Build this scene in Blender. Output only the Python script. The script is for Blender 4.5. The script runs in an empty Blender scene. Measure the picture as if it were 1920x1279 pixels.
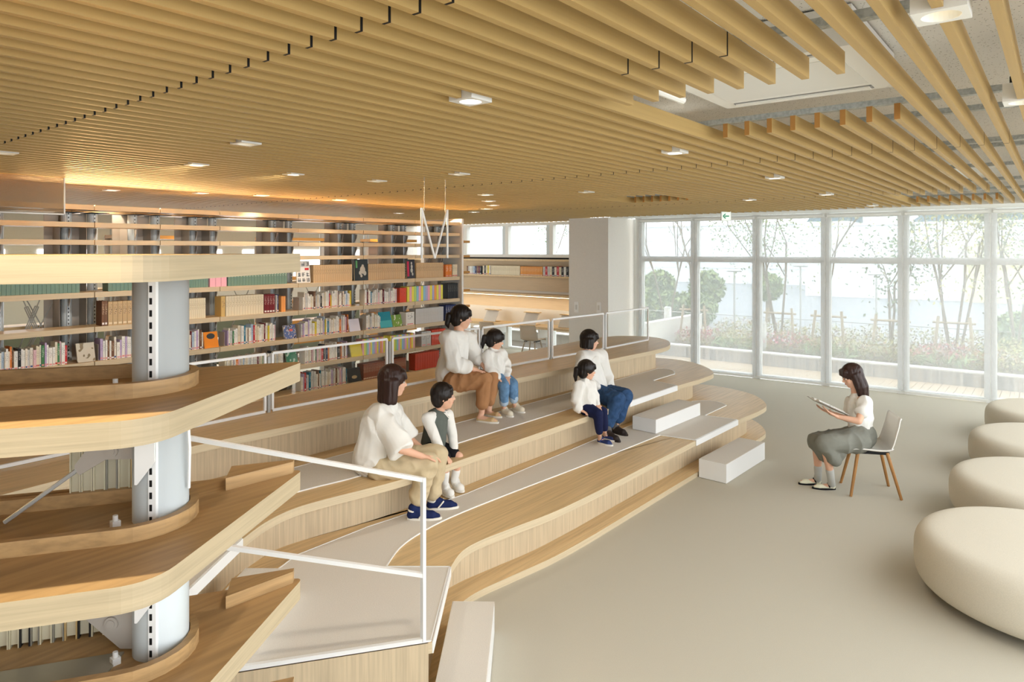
import bpy, bmesh, math, random
from mathutils import Vector, Matrix, Euler, noise
random.seed(7)
R = math.radians
SC = bpy.context.scene
COL = SC.collection
# ---------------------------------------------------------------- camera (24 mm shift lens, level)
HEAD = R(38.8); EYE = 2.4; FPX = 1280.0
cd = bpy.data.cameras.new('camera'); cam = bpy.data.objects.new('camera', cd); COL.objects.link(cam)
cam.location = (0, 0, EYE); cam.rotation_euler = (R(90), 0, -R(90) + HEAD + 0)
cam.rotation_euler = (R(90), 0, -(R(90) - math.atan2(math.sin(R(90)-HEAD), math.cos(R(90)-HEAD)) ) )
# heading: forward = (cos HEAD, sin HEAD)
cam.rotation_euler = (R(90), 0, HEAD - R(90))
cd.sensor_width = 36; cd.lens = 24.0; cd.shift_y = -0.0883; cd.clip_end = 400; cd.clip_start = 0.05
SC.camera = cam
# ---------------------------------------------------------------- world / exposure
SC.view_settings.view_transform = 'Standard'; SC.view_settings.look = 'None'
SC.view_settings.exposure = 0.62; SC.view_settings.gamma = 1.0
SC.view_settings.use_curve_mapping = False
w = bpy.data.worlds.new('sky'); SC.world = w; w.use_nodes = True
bg = w.node_tree.nodes['Background']
bg.inputs['Color'].default_value = (0.93, 0.97, 1.0, 1); bg.inputs['Strength'].default_value = 2.5
sun = bpy.data.lights.new('sun', 'SUN'); sun.energy = 0.5; sun.angle = R(12); sun.color = (1, .96, .9)
so = bpy.data.objects.new('sun', sun); COL.objects.link(so); so.rotation_euler = (R(38), 0, R(200))

def area(name, loc, rot, sx, sy, power, color=(1, 1, 1)):
    l = bpy.data.lights.new(name, 'AREA'); l.shape = 'RECTANGLE'; l.size = sx; l.size_y = sy
    l.energy = power; l.color = color
    o = bpy.data.objects.new(name, l); COL.objects.link(o); o.location = loc; o.rotation_euler = rot
    return o
WARM = (1.0, .64, .27)
# LED strips lying on the top boards of the bookcase, shining up at the slats
for (uc, ln, pw) in ((5.3, 6.2, 75), (0.2, 3.6, 40)):
    o = area('bookcase_uplight', (uc, 8.02, 2.886), (R(-97), 0, 0), ln, .014, pw, WARM); o.data.spread = R(60)
area('aisle_fill', (4.4, 9.4, 2.95), (0, 0, 0), 8.0, .3, 50, (1, .9, .78))  # added fill lamp, brightens the second bookcase; no fixture there
# added area lamp standing in for daylight from the windows behind the bookcase
area('back_daylight_fill', (6.5, 13.6, 1.7), (R(90), 0, R(180)), 9.0, 1.8, 150, (.92, .97, 1))
# LED strip under the reading shelf in the nook
area('reading_shelf_light', (12.72, 10.4, 1.315), (0, 0, 0), .04, 4.4, 6, (1, .86, .66))
def spot(loc, power, color=(1, .84, .62), size=95, blend=.8, aim=None, rad=.05):
    l = bpy.data.lights.new('downlight_lamp', 'SPOT'); l.energy = power; l.color = color
    l.spot_size = R(size); l.spot_blend = blend; l.shadow_soft_size = rad
    o = bpy.data.objects.new('downlight_lamp', l); COL.objects.link(o); o.location = loc
    if aim is not None:
        o.rotation_euler = (Vector(aim) - Vector(loc)).to_track_quat('-Z', 'Y').to_euler()
    return o

def D(px, d):                                   # plan position of something seen at column px, d metres away
    X = (px - 960) * d / FPX
    return (math.sin(HEAD) * X + math.cos(HEAD) * d, -math.cos(HEAD) * X + math.sin(HEAD) * d)
def J(px, py, d):
    u, v = D(px, d); return Vector((u, v, EYE - (py - 470) * d / FPX))
def G(px, py, z):
    d = FPX * (EYE - z) / (py - 470); return D(px, d)
def ucol(px, v):                                # u of column px on the plane v = const
    k = (px - 960) / FPX
    d = v / (-math.cos(HEAD) * k + math.sin(HEAD))
    return (math.sin(HEAD) * k + math.cos(HEAD)) * d

# ---------------------------------------------------------------- materials
MT = {}
def srgb(c):
    return tuple(((x / 255) / 12.92 if x <= 10 else (((x / 255) + .055) / 1.055) ** 2.4) for x in c) + (1,)
def mat(name, rgb, rough=.5, spec=.4, metal=0.0, noise_amt=0.0, nscale=20, stretch=(1, 1, 1), bump=0.0, dark=None, emit=0, detail=4):
    if name in MT: return MT[name]
    m = bpy.data.materials.new(name); m.use_nodes = True; nt = m.node_tree
    b = nt.nodes['Principled BSDF']
    c = srgb(rgb)
    b.inputs['Base Color'].default_value = c; b.inputs['Roughness'].default_value = rough
    b.inputs['Specular IOR Level'].default_value = spec; b.inputs['Metallic'].default_value = metal
    if emit:
        b.inputs['Emission Color'].default_value = c; b.inputs['Emission Strength'].default_value = emit
    if noise_amt or bump:
        tc = nt.nodes.new('ShaderNodeTexCoord'); mp = nt.nodes.new('ShaderNodeMapping')
        mp.inputs['Scale'].default_value = stretch
        n = nt.nodes.new('ShaderNodeTexNoise'); n.inputs['Scale'].default_value = nscale; n.inputs['Detail'].default_value = detail
        nt.links.new(tc.outputs['Object'], mp.inputs[0]); nt.links.new(mp.outputs[0], n.inputs['Vector'])
        if noise_amt:
            r = nt.nodes.new('ShaderNodeValToRGB')
            d = srgb(dark) if dark else tuple(x * (1 - noise_amt) for x in c[:3]) + (1,)
            r.color_ramp.elements[0].position = .32; r.color_ramp.elements[0].color = d
            r.color_ramp.elements[1].position = .62; r.color_ramp.elements[1].color = c
            nt.links.new(n.outputs['Fac'], r.inputs[0]); nt.links.new(r.outputs[0], b.inputs['Base Color'])
        if bump:
            bp = nt.nodes.new('ShaderNodeBump'); bp.inputs['Strength'].default_value = bump; bp.inputs['Distance'].default_value = .01
            nt.links.new(n.outputs['Fac'], bp.inputs['Height']); nt.links.new(bp.outputs[0], b.inputs['Normal'])
    MT[name] = m; return m
OAK = mat('oak_along', (220, 190, 142), .42, .35, 0, .2, 6, (.35, 9, 9), .05)
OAKR = mat('oak_upright_grain', (210, 190, 158), .5, .3, 0, .2, 7, (9, 9, .3), .05)
OAKE = mat('oak_edge', (210, 192, 160), .5, .3, 0, .12, 8, (.3, .3, 14), .03)
OAKN = mat('oak_near', (190, 154, 106), .42, .35, 0, .26, 6, (.5, 7, 12), .05)
OAKNE = mat('oak_near_edge', (192, 174, 142), .45, .35, 0, .16, 7, (.4, .4, 16), .05)
SLAT = mat('slat_wood', (186, 156, 100), .5, .3, 0, .1, 6, (.3, 8, 8), .03)
SLATE = mat('slat_end', (176, 128, 70), .6, .2)
CARPET = mat('beige_carpet', (222, 216, 206), .95, .1, 0, .08, 180, (1, 1, 1), .12)
FLOOR = mat('floor_carpet', (192, 186, 170), .9, .15, 0, .06, 220, (1, 1, 1), .1)
WHITE = mat('white_paint', (236, 236, 232), .45, .4)
WMET = mat('white_metal', (238, 238, 236), .35, .5)
PLAST = mat('wall_plaster', (226, 222, 214), .8, .2, 0, .03, 30, (1, 1, 1), .02)
GMET = mat('grey_metal', (176, 176, 172), .4, .5, .2)
POSTW = mat('post_paint', (198, 205, 207), .32, .5, .05)
PLATE = mat('plate_paint', (176, 168, 158), .5, .4)
STEEL = mat('galvanised_steel', (190, 196, 196), .5, .5, .5, .3, 60)
BLACK = mat('black', (14, 12, 12), .6, .3)
CEIL = mat('ceiling_board', (246, 247, 246), .85, .2)
GREYB = mat('dark_slot', (40, 40, 42), .7, .2)
ORNG = mat('orange_shelf_wood', (206, 152, 82), .5, .3, 0, .15, 7, (.4, 8, 8))  # orange wood tone of the second bookcase
def ceil_specks():
    nt = CEIL.node_tree; b = nt.nodes['Principled BSDF']
    tc = nt.nodes.new('ShaderNodeTexCoord'); v = nt.nodes.new('ShaderNodeTexVoronoi'); v.inputs['Scale'].default_value = 62
    v.inputs['Randomness'].default_value = 1
    n = nt.nodes.new('ShaderNodeTexNoise'); n.inputs['Scale'].default_value = 26
    r = nt.nodes.new('ShaderNodeValToRGB'); r.color_ramp.elements[0].position = .13; r.color_ramp.elements[0].color = srgb((128, 128, 126))
    r.color_ramp.elements[1].position = .2; r.color_ramp.elements[1].color = srgb((246, 247, 246))
    mx = nt.nodes.new('ShaderNodeVectorMath'); mx.operation = 'ADD'
    nt.links.new(tc.outputs['Object'], n.inputs['Vector']); nt.links.new(tc.outputs['Object'], mx.inputs[0])
    sc = nt.nodes.new('ShaderNodeVectorMath'); sc.operation = 'SCALE'; sc.inputs['Scale'].default_value = .05
    nt.links.new(n.outputs['Color'], sc.inputs[0]); nt.links.new(sc.outputs[0], mx.inputs[1])
    nt.links.new(mx.outputs[0], v.inputs['Vector']); nt.links.new(v.outputs['Distance'], r.inputs[0]); nt.links.new(r.outputs[0], b.inputs['Base Color'])
ceil_specks()
def glassy(name, tint, transp, white=(1, 1, 1), rough=.02, gloss=.06):
    m = bpy.data.materials.new(name); m.use_nodes = True; nt = m.node_tree; nt.nodes.clear()
    out = nt.nodes.new('ShaderNodeOutputMaterial'); t = nt.nodes.new('ShaderNodeBsdfTransparent'); t.inputs[0].default_value = tint + (1,)
    g = nt.nodes.new('ShaderNodeBsdfGlossy'); g.inputs['Roughness'].default_value = rough
    mx = nt.nodes.new('ShaderNodeMixShader'); mx.inputs[0].default_value = gloss
    nt.links.new(t.outputs[0], mx.inputs[1]); nt.links.new(g.outputs[0], mx.inputs[2]); nt.links.new(mx.outputs[0], out.inputs[0])
    MT[name] = m; return m
GLASS = glassy('window_glass', (.96, .98, .98), 1)
GLASSR = glassy('railing_glass', (.98, .99, .99), 1, gloss=.018)
GLASS2 = glassy('smoke_screen_glass', (.8, .78, .74), 1, gloss=.1, rough=.25)
_n = GLASS2.node_tree; _d = _n.nodes.new('ShaderNodeBsdfDiffuse'); _d.inputs[0].default_value = srgb((168, 150, 126))  # grey-brown diffuse put in place of the slats' reflection
_m = [x for x in _n.nodes if x.type == 'MIX_SHADER'][0]; _m.inputs[0].default_value = .45; _n.links.new(_d.outputs[0], _m.inputs[2])
def blind_mat():
    m = bpy.data.materials.new('sheer_blind'); m.use_nodes = True; nt = m.node_tree; nt.nodes.clear()
    out = nt.nodes.new('ShaderNodeOutputMaterial'); t = nt.nodes.new('ShaderNodeBsdfTransparent')
    tl = nt.nodes.new('ShaderNodeBsdfTranslucent'); tl.inputs[0].default_value = (.72, .74, .76, 1)
    df = nt.nodes.new('ShaderNodeBsdfDiffuse'); df.inputs[0].default_value = (.93, .95, .96, 1)
    m1 = nt.nodes.new('ShaderNodeMixShader'); m1.inputs[0].default_value = .5
    m2 = nt.nodes.new('ShaderNodeMixShader')
    tc = nt.nodes.new('ShaderNodeTexCoord'); br = nt.nodes.new('ShaderNodeTexWave'); br.wave_type = 'BANDS'; br.bands_direction = 'Z'
    br.inputs['Scale'].default_value = 42; b2 = nt.nodes.new('ShaderNodeTexWave'); b2.bands_direction = 'Y'; b2.inputs['Scale'].default_value = 42
    ad = nt.nodes.new('ShaderNodeMath'); ad.operation = 'MAXIMUM'
    mr = nt.nodes.new('ShaderNodeMapRange'); mr.inputs['From Min'].default_value = .0; mr.inputs['To Min'].default_value = .26; mr.inputs['To Max'].default_value = .36
    nt.links.new(tc.outputs['Object'], br.inputs['Vector']); nt.links.new(tc.outputs['Object'], b2.inputs['Vector'])
    nt.links.new(br.outputs['Fac'], ad.inputs[0]); nt.links.new(b2.outputs['Fac'], ad.inputs[1]); nt.links.new(ad.outputs[0], mr.inputs['Value'])
    nt.links.new(mr.outputs[0], m2.inputs[0])
    nt.links.new(tl.outputs[0], m1.inputs[1]); nt.links.new(df.outputs[0], m1.inputs[2])
    nt.links.new(t.outputs[0], m2.inputs[1]); nt.links.new(m1.outputs[0], m2.inputs[2]); nt.links.new(m2.outputs[0], out.inputs[0])
    MT['sheer_blind'] = m; return m
BLIND = blind_mat()
def lamp_mat(name, rgb, s):
    return mat(name, rgb, .5, 0, emit=s)
LAMP = lamp_mat('lamp_face', (255, 246, 226), 9)
LEDM = lamp_mat('led_face', (255, 236, 200), 3)

# ---------------------------------------------------------------- helpers
def obj(name, bm, m, parent=None, smooth=False, mats=None, tri=None):
    me = bpy.data.meshes.new(name); bm.to_mesh(me); bm.free()
    for x in (mats or [m]): me.materials.append(x)
    if smooth:
        for p in me.polygons: p.use_smooth = True
    o = bpy.data.objects.new(name, me); COL.objects.link(o)
    if parent is not None: o.parent = parent
    return o
def tag(o, label=None, cat=None, group=None, kind=None):
    if label: o['label'] = label
    if cat: o['category'] = cat
    if group: o['group'] = group
    if kind: o['kind'] = kind
    return o
def thing(name, loc=(0, 0, 0), rz=0, label=None, cat=None, group=None):
    o = bpy.data.objects.new(name, None); COL.objects.link(o); o.location = loc; o.rotation_euler = (0, 0, rz)
    o.empty_display_size = .1
    return tag(o, label, cat, group)
def struct(name, bm, m, parent=None, **k):
    o = obj(name, bm, m, parent, **k)
    if parent is None: o['kind'] = 'structure'
    return o
def box(bm, x0, y0, z0, x1, y1, z1, M=None, mi=0):
    vs = [bm.verts.new((x, y, z)) for z in (z0, z1) for y in (y0, y1) for x in (x0, x1)]
    if M is not None:
        for v_ in vs: v_.co = M @ v_.co
    for f in ((0, 2, 3, 1), (4, 5, 7, 6), (0, 1, 5, 4), (2, 6, 7, 3), (0, 4, 6, 2), (1, 3, 7, 5)):
        fc = bm.faces.new([vs[i] for i in f]); fc.material_index = mi
    return bm
def B(*a, **k):
    bm = bmesh.new(); return box(bm, *a, **k)
def prism(bm, pts, z0, z1, mi_top=0, mi_side=0):
    n = len(pts)
    area2 = sum(pts[i][0] * pts[(i + 1) % n][1] - pts[(i + 1) % n][0] * pts[i][1] for i in range(n))
    if area2 < 0: pts = pts[::-1]
    lo = [bm.verts.new((p[0], p[1], z0)) for p in pts]; hi = [bm.verts.new((p[0], p[1], z1)) for p in pts]
    f = bm.faces.new(hi); f.material_index = mi_top
    f = bm.faces.new(lo[::-1]); f.material_index = mi_top
    for i in range(n):
        j = (i + 1) % n
        f = bm.faces.new((lo[i], lo[j], hi[j], hi[i])); f.material_index = mi_side
    return bm
def tube(bm, p0, p1, r0, r1=None, seg=10, caps=True, mi=0):
    r1 = r0 if r1 is None else r1
    p0 = Vector(p0); p1 = Vector(p1); ax = (p1 - p0)
    if ax.length < 1e-6: return bm
    q = ax.to_track_quat('Z', 'Y')
    a = []; b = []
    for i in range(seg):
        t = 2 * math.pi * i / seg; c = Vector((math.cos(t), math.sin(t), 0))
        a.append(bm.verts.new(p0 + q @ (c * r0))); b.append(bm.verts.new(p1 + q @ (c * r1)))
    for i in range(seg):
        j = (i + 1) % seg; f = bm.faces.new((a[i], a[j], b[j], b[i])); f.material_index = mi
    if caps: bm.faces.new(a[::-1]).material_index = mi; bm.faces.new(b).material_index = mi
    return bm
def bar(bm, p0, p1, w=.025, h=.025, mi=0):
    p0 = Vector(p0); p1 = Vector(p1); ax = p1 - p0; L = ax.length
    q = ax.to_track_quat('X', 'Z'); M = Matrix.Translation(p0) @ q.to_matrix().to_4x4()
    return box(bm, 0, -w / 2, -h / 2, L, w / 2, h / 2, M, mi)
def smooth_path(pts, n=4):
    out = []
    P_ = [Vector(p) for p in pts]
    for i in range(len(P_) - 1):
        p0 = P_[max(i - 1, 0)]; p1 = P_[i]; p2 = P_[i + 1]; p3 = P_[min(i + 2, len(P_) - 1)]
        for k in range(n):
            t = k / n
            out.append(.5 * ((2 * p1) + (-p0 + p2) * t + (2 * p0 - 5 * p1 + 4 * p2 - p3) * t * t + (-p0 + 3 * p1 - 3 * p2 + p3) * t ** 3))
    out.append(P_[-1]); return [tuple(p) for p in out]
def round_poly(pts, rad, n=6):
    out = []; N = len(pts)
    for i in range(N):
        p = Vector(pts[i]).to_2d(); a = Vector(pts[i - 1]).to_2d(); b = Vector(pts[(i + 1) % N]).to_2d()
        r = rad[i] if isinstance(rad, (list, tuple)) else rad
        if r <= 0: out.append(tuple(p)); continue
        da = (a - p).normalized(); db = (b - p).normalized()
        A_ = p + da * r; B_ = p + db * r
        for k in range(n + 1):
            t = k / n; q = A_ * (1 - t) ** 2 + p * 2 * t * (1 - t) + B_ * t * t
            out.append(tuple(q))
    return out
def lathe(bm, prof, seg=24, M=None, mi=0, close=True):
    rings = []
    for r, z in prof:
        ring = []
        for i in range(seg):
            t = 2 * math.pi * i / seg; v = Vector((r * math.cos(t), r * math.sin(t), z))
            ring.append(bm.verts.new(M @ v if M else v))
        rings.append(ring)
    for a, b in zip(rings, rings[1:]):
        for i in range(seg):
            j = (i + 1) % seg; bm.faces.new((a[i], a[j], b[j], b[i])).material_index = mi
    if close:
        bm.faces.new(rings[0][::-1]).material_index = mi; bm.faces.new(rings[-1]).material_index = mi
    return bm

# ---------------------------------------------------------------- the setting
HC = 3.07; PITCH = .1283; SW = .028; SH = .082
def walluv(v): return 13.08 - .0605 * (v - .93)     # inner face of the big window wall
fl = struct('floor', prism(bmesh.new(), [(-4, -6), (walluv(-6), -6), (walluv(7.1), 7.1), (13.1, 7.1), (13.1, 14), (-4, 14)], -.1, 0), FLOOR)
ce = struct('ceiling', B(-3, -1.1, 3.38, 13.1, 14, 3.48), CEIL)
# soffit between the slat ends and the window wall
struct('trim_1', prism(bmesh.new(), [(11.99, -1.1), (walluv(-1.1), -1.1), (walluv(7.1), 7.1), (11.99, 7.1)], HC, 3.38), WHITE)
# slats: part objects near the camera, one joined part farther off
lights_px = [(880, 190), (1252, 288), (1440, 335), (1553, 365), (870, 326), (705, 340), (460, 270), (365, 310), (545, 328), (8, 287),
             (1797, 22), (1411, 375), (905, 366), (920, 377), (927, 385), (910, 392), (885, 398), (1108, 360), (1632, 386), (640, 375),
             (487, 367), (371, 363), (208, 357), (746, 400)]
downs = []
for p in lights_px:
    u, v = G(p[0], p[1], HC); k = round((v - .65) / PITCH); downs.append((u, .65 + k * PITCH, k, p))
u0h, v0h = D(1892, 3.1)
downs.append((u0h, .65 + round((v0h - .65) / PITCH) * PITCH, round((v0h - .65) / PITCH), (1892, 200)))
JO = [-2.58, 1.335, 5.25, 9.165]
far = bmesh.new(); jb = bmesh.new(); first = True
for k in range(-12, 104):
    v = .65 + k * PITCH
    if v > 13.9: break
    uend = 11.97 if v < 7.05 else 13.0
    if 7.05 < v < 8.1: uend = 11.9
    cuts = [(-9, -2.9)]
    for j in JO: cuts.append((j - .005, j + .005))
    if 0 <= k <= 7: cuts += [(2.80, 3.94), (9.55, 10.88)]
    if 2 <= k <= 5: cuts.append((2.285, 2.295))
    if 25 <= k <= 31: cuts.append((7.55, 8.5))
    for (du, dv, dk, p) in downs:
        if dk == k: cuts.append((du - .075, du + .075))
    cuts.sort(); a = -2.9; segs = []
    for c0, c1 in cuts:
        if c0 > a + .02: segs.append((a, c0))
        a = max(a, c1)
    if a < uend: segs.append((a, uend))
    indiv = -7 <= k <= 40
    for s0, s1 in segs:
        s1 = min(s1, uend)
        if s1 - s0 < .02: continue
        if indiv:
            bm = B(-(s1 - s0) / 2, -SW / 2, 0, (s1 - s0) / 2, SW / 2, SH)
            bm.faces.ensure_lookup_table(); bm.faces[4].material_index = 1; bm.faces[5].material_index = 1
            o = obj('slat', bm, SLAT, ce, mats=[SLAT, SLATE]); o.location = ((s0 + s1) / 2, v, HC)
        else:
            box(far, s0, v - SW / 2, HC, s1, v + SW / 2, HC + SH)
    for j in JO[1:] + ([2.29] if 2 <= k <= 5 else []):
        if any(c0 < j < c1 and c1 - c0 > .05 for c0, c1 in cuts): continue
        box(jb, j - .0045, v - SW / 2 - .0008, HC - .0006, j + .0045, v + SW / 2 + .0008, HC + SH)
o = obj('slat_field', far, SLAT, ce); o['kind'] = 'stuff'
o = obj('slat_joints', jb, BLACK, ce); o['kind'] = 'stuff'
for ur in (-2.2, -.3, 1.6, 2.45, 3.96, 4.42, 5.75, 6.05, 7.4, 8.9, 10.2, 11.2):
    if ur > 3 and ur < 3.9: continue
    o = obj('steel_runner', B(ur - .022, -1.05, HC + SH, ur + .022, 7.05 if ur > 4 else 13.8, HC + SH + .03), STEEL, ce)
# cassette air unit seen in the opening between the slats
ac = thing('air_conditioner', (3.36, 1.06, 3.22), 0, 'white square ceiling cassette air conditioner in the gap between the wooden slats', 'air conditioner')
obj('panel', B(-.44, -.42, -.012, .44, .42, .15), WHITE, ac)
for s in (-1, 1):
    obj('air_slot', B(s * .36 - .035, -.34, -.016, s * .36 + .035, .34, -.0115), mat('slot_grey', (150, 150, 150), .5), ac)
    obj('louvre_flap', B(s * .36 - .03, -.33, -.024, s * .36 + .022, .33, -.0165), WHITE, ac)
obj('intake_grille', B(-.27, -.34, -.015, .27, .34, -.0115), mat('intake', (226, 226, 222), .6), ac)
# pipe-like light housing by the opening
t = thing('duct_pipe', (0, 0, 0), 0, 'white round conduit pipe running beside the air conditioner above the slats', 'pipe')
obj('pipe', tube(bmesh.new(), (2.6, 1.50, 3.165), (3.25, 1.50, 3.165), .02), WHITE, t)
obj('end_cap', tube(bmesh.new(), (3.25, 1.50, 3.165), (3.262, 1.50, 3.165), .014), GMET, t)

# downlights
def px_name(p):
    return p
order = sorted(range(len(downs)), key=lambda i: downs[i][3][0])
dl_labels = {
 (880, 190): 'square downlight with bright round bowl in the middle of the slat ceiling',
 (1252, 288): 'small white square downlight directly above the short far gap in the slats',
 (1440, 335): 'small square downlight right of the two ceiling gaps, above the second window',
 (1553, 365): 'small square downlight above the fourth tall window near the slat ends',
 (870, 326): 'dim downlight just right of the wires of the hanging letter',
 (705, 340): 'dim downlight just left of the wires of the hanging letter',
 (460, 270): 'faint downlight highest of those on the left half of the slats',
 (365, 310): 'downlight with lit white side in slats, left one of a pair over the bookcase',
 (545, 328): 'downlight with lit white side in slats, right one of a pair over the bookcase',
 (8, 287): 'faint downlight at the extreme left edge of the picture above the glass screen',
 (1797, 22): 'large square white downlight with round reflector, nearest on the right between slats',
 (1411, 375): 'tiny downlight in the slats just above the green exit sign',
 (905, 366): 'highest of the four glowing downlights stacked right of the hanging letter',
 (920, 377): 'second from top of the glowing downlights stacked right of the hanging letter',
 (927, 385): 'third from top of the glowing downlights stacked right of the hanging letter',
 (910, 392): 'fourth from top of the glowing downlights stacked right of the hanging letter',
 (885, 398): 'lowest glowing downlight right of the hanging letter, nearest its foot',
 (1108, 360): 'faint downlight in slats just left of the short far ceiling gap',
 (1632, 386): 'tiny downlight in slats near the far row of slat ends above the windows',
 (640, 375): 'glowing downlight in the amber lit ceiling, rightmost of four over the bookcase',
 (487, 367): 'glowing downlight in the amber lit ceiling, third from the left over the bookcase',
 (371, 363): 'glowing downlight in the amber lit ceiling, second from the left over the bookcase',
 (208, 357): 'glowing downlight in the amber lit ceiling, beside the glass smoke screen',
 (746, 400): 'glowing downlight just above the bookcase top, left of the hanging letter',
 (1892, 200): 'dark finned downlight body on white square plate at right edge between slats'}
for (u, v, k, p) in downs:
    t = thing('downlight', (u, v, HC), 0, dl_labels[p], 'light')
    bm = bmesh.new(); s = .068
    # square housing with a round opening
    ring = []; outer = []
    for i in range(24):
        a = 2 * math.pi * i / 24; c, n_ = math.cos(a), math.sin(a); m_ = max(abs(c), abs(n_))
        outer.append((s * c / m_, s * n_ / m_)); ring.append((.05 * c, .05 * n_))
    zo = -.004
    vo = [bm.verts.new((x, y, zo)) for x, y in outer]; vi = [bm.verts.new((x, y, zo)) for x, y in ring]
    vt = [bm.verts.new((x * .72, y * .72, .055)) for x, y in ring]; vu = [bm.verts.new((x, y, .078)) for x, y in outer]
    for i in range(24):
        j = (i + 1) % 24
        bm.faces.new((vo[i], vi[i], vi[j], vo[j])); bm.faces.new((vi[i], vt[i], vt[j], vi[j])); bm.faces.new((vo[j], vu[j], vu[i], vo[i]))
    obj('housing', bm, WHITE, t)
    lit = p not in ((460, 270), (8, 287), (1797, 22), (1892, 200), (1108, 360), (870, 326), (705, 340))
    bm = bmesh.new(); tube(bm, (0, 0, .046), (0, 0, .054), .036, seg=20)
    obj('lamp_face', bm, LAMP if lit else mat('lamp_dim', (250, 226, 180), .5, emit=1.2), t)
    if p == (1892, 200):
        obj('heat_sink', lathe(bmesh.new(), [(.02, .08), (.045, .085), (.045, .118)], 16), GREYB, t)
# warm lamps in some of the fixtures, shining down
for (px, py, pw) in ((208, 357, 34), (371, 363, 30), (487, 367, 30), (640, 375, 26), (905, 366, 22), (885, 398, 18)):
    u, v = G(px, py, HC); spot((u, v, HC - .03), pw * .7, (1, .84, .64), 110, .7)
for (px, py, pw) in ((880, 190, 45), (1252, 288, 40), (545, 328, 45), (365, 310, 45), (1440, 335, 30), (460, 270, 40)):
    u, v = G(px, py, HC)
    if py > 300 and px < 600: spot((u, v, HC - .03), 55, (1, .92, .82), 90, .9, aim=(u + .3, 7.9, 1.3)); continue
    spot((u, v, HC - .03), pw * .62, (1, .9, .76), 110, .7)
# unseen ceiling spots over the near shelf and left end of the steps
def camplan(X, d): return (math.sin(HEAD) * X + math.cos(HEAD) * d, -math.cos(HEAD) * X + math.sin(HEAD) * d)
spot((*camplan(-1.02, 1.26), HC - .03), 62, (1, .89, .70), 110, .5, rad=.02)
spot((2.1, 2.2, HC - .03), 10, (1, .86, .66), 90, .8, aim=(2.5, 3.6, .5), rad=.05)
# ---------------------------------------------------------------- big window wall
wdir = Vector((-.0605, 1, 0)).normalized(); wang = math.atan2(wdir.y, wdir.x)       # local X runs along the wall (towards +v)
WN = Vector((wdir.y, -wdir.x, 0))                                                    # outward
mull = [.86 + 1.2 * i for i in range(-3, 6)]                                         # v of mullion centres
mull[-1] = 6.86 - .02
vend = 6.98
for i in range(len(mull) - 1):
    v0, v1 = mull[i], mull[i + 1]; L = (v1 - v0) / wdir.y
    root = thing('window_%d' % (i + 1), (walluv(v0), v0, 0), wang); root['kind'] = 'structure'
    fo = .0                                                                          # outward = local -Y
    bm = bmesh.new()
    box(bm, -.068, -.13, 0, .068, .0, HC)
    obj('mullion', bm, WHITE, root)
    if i == len(mull) - 2: obj('mullion', B(L - .068, -.13, 0, L + .068, 0, HC), WHITE, root)
    obj('head_rail', B(.05, -.12, 2.985, L - .05, -.01, HC), WHITE, root)
    obj('transom', B(.05, -.12, 2.175, L - .05, -.01, 2.285), WHITE, root)
    obj('sill_rail', B(.05, -.12, 0, L - .05, -.01, .075), WHITE, root)
    obj('sash_stile', B(.05, -.11, .075, .085, -.04, 2.985), WHITE, root)
    obj('sash_stile', B(L - .085, -.11, .075, L - .05, -.04, 2.985), WHITE, root)
    obj('pane', B(.085, -.082, .075, L - .085, -.076, 2.175), GLASS, root)
    obj('pane', B(.085, -.082, 2.285, L - .085, -.076, 2.985), GLASS, root)
blind_lab = ['sheer roller blind %s' % s for s in
  ('first out of view on the right', 'second beyond the right edge', 'at the extreme right edge of the picture', 'on the tall window before the four stemmed tree, behind the stools',
   'on the tall window right behind the reading woman', 'on the tall window showing the pale green leafy tree',
   'on the tall window behind the green exit sign', 'on the leftmost tall window, before the bare branching tree')]
for i in range(len(mull) - 1):
    v0, v1 = mull[i], mull[i + 1]; L = (v1 - v0) / wdir.y
    t = thing('roller_blind', (walluv(v0), v0, 0), wang, blind_lab[i], 'blind', 'sheer roller blinds on the tall windows')
    obj('fabric', B(.006, .022, .05, L - .006, .0235, 2.99), BLIND, t)
    obj('roller', tube(bmesh.new(), (.03, .03, 3.02), (L - .03, .03, 3.02), .026, seg=10), WHITE, t)
    obj('bottom_bar', B(.03, .017, .035, L - .03, .029, .055), WHITE, t)
# pier between the big windows and the reading nook
struct('wall_pier', B(11.92, 7.1, 0, 13.1, 8.05, HC), PLAST)
struct('trim_2', B(12.98, 6.98, 0, 13.12, 7.1, HC), WHITE)
for (px, py, lab) in ((1081, 576, 'left one of two white wall switch plates on the pier'), (1123, 577, 'right one of two white wall switch plates on the pier')):
    k = (px - 960) / FPX; d = 11.92 / (math.sin(HEAD) * k + math.cos(HEAD)); _, v = D(px, d); z = EYE - (py - 470) * d / FPX
    t = thing('switch_plate', (11.92, v, z), 0, lab, 'switch', 'switch plates on the pier')
    obj('plate', B(-.012, -.05, -.11, -.0, .05, .11), WHITE, t); obj('rocker', B(-.018, -.02, -.05, -.012, .02, .05), mat('sw', (210, 208, 202), .5), t)
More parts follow.
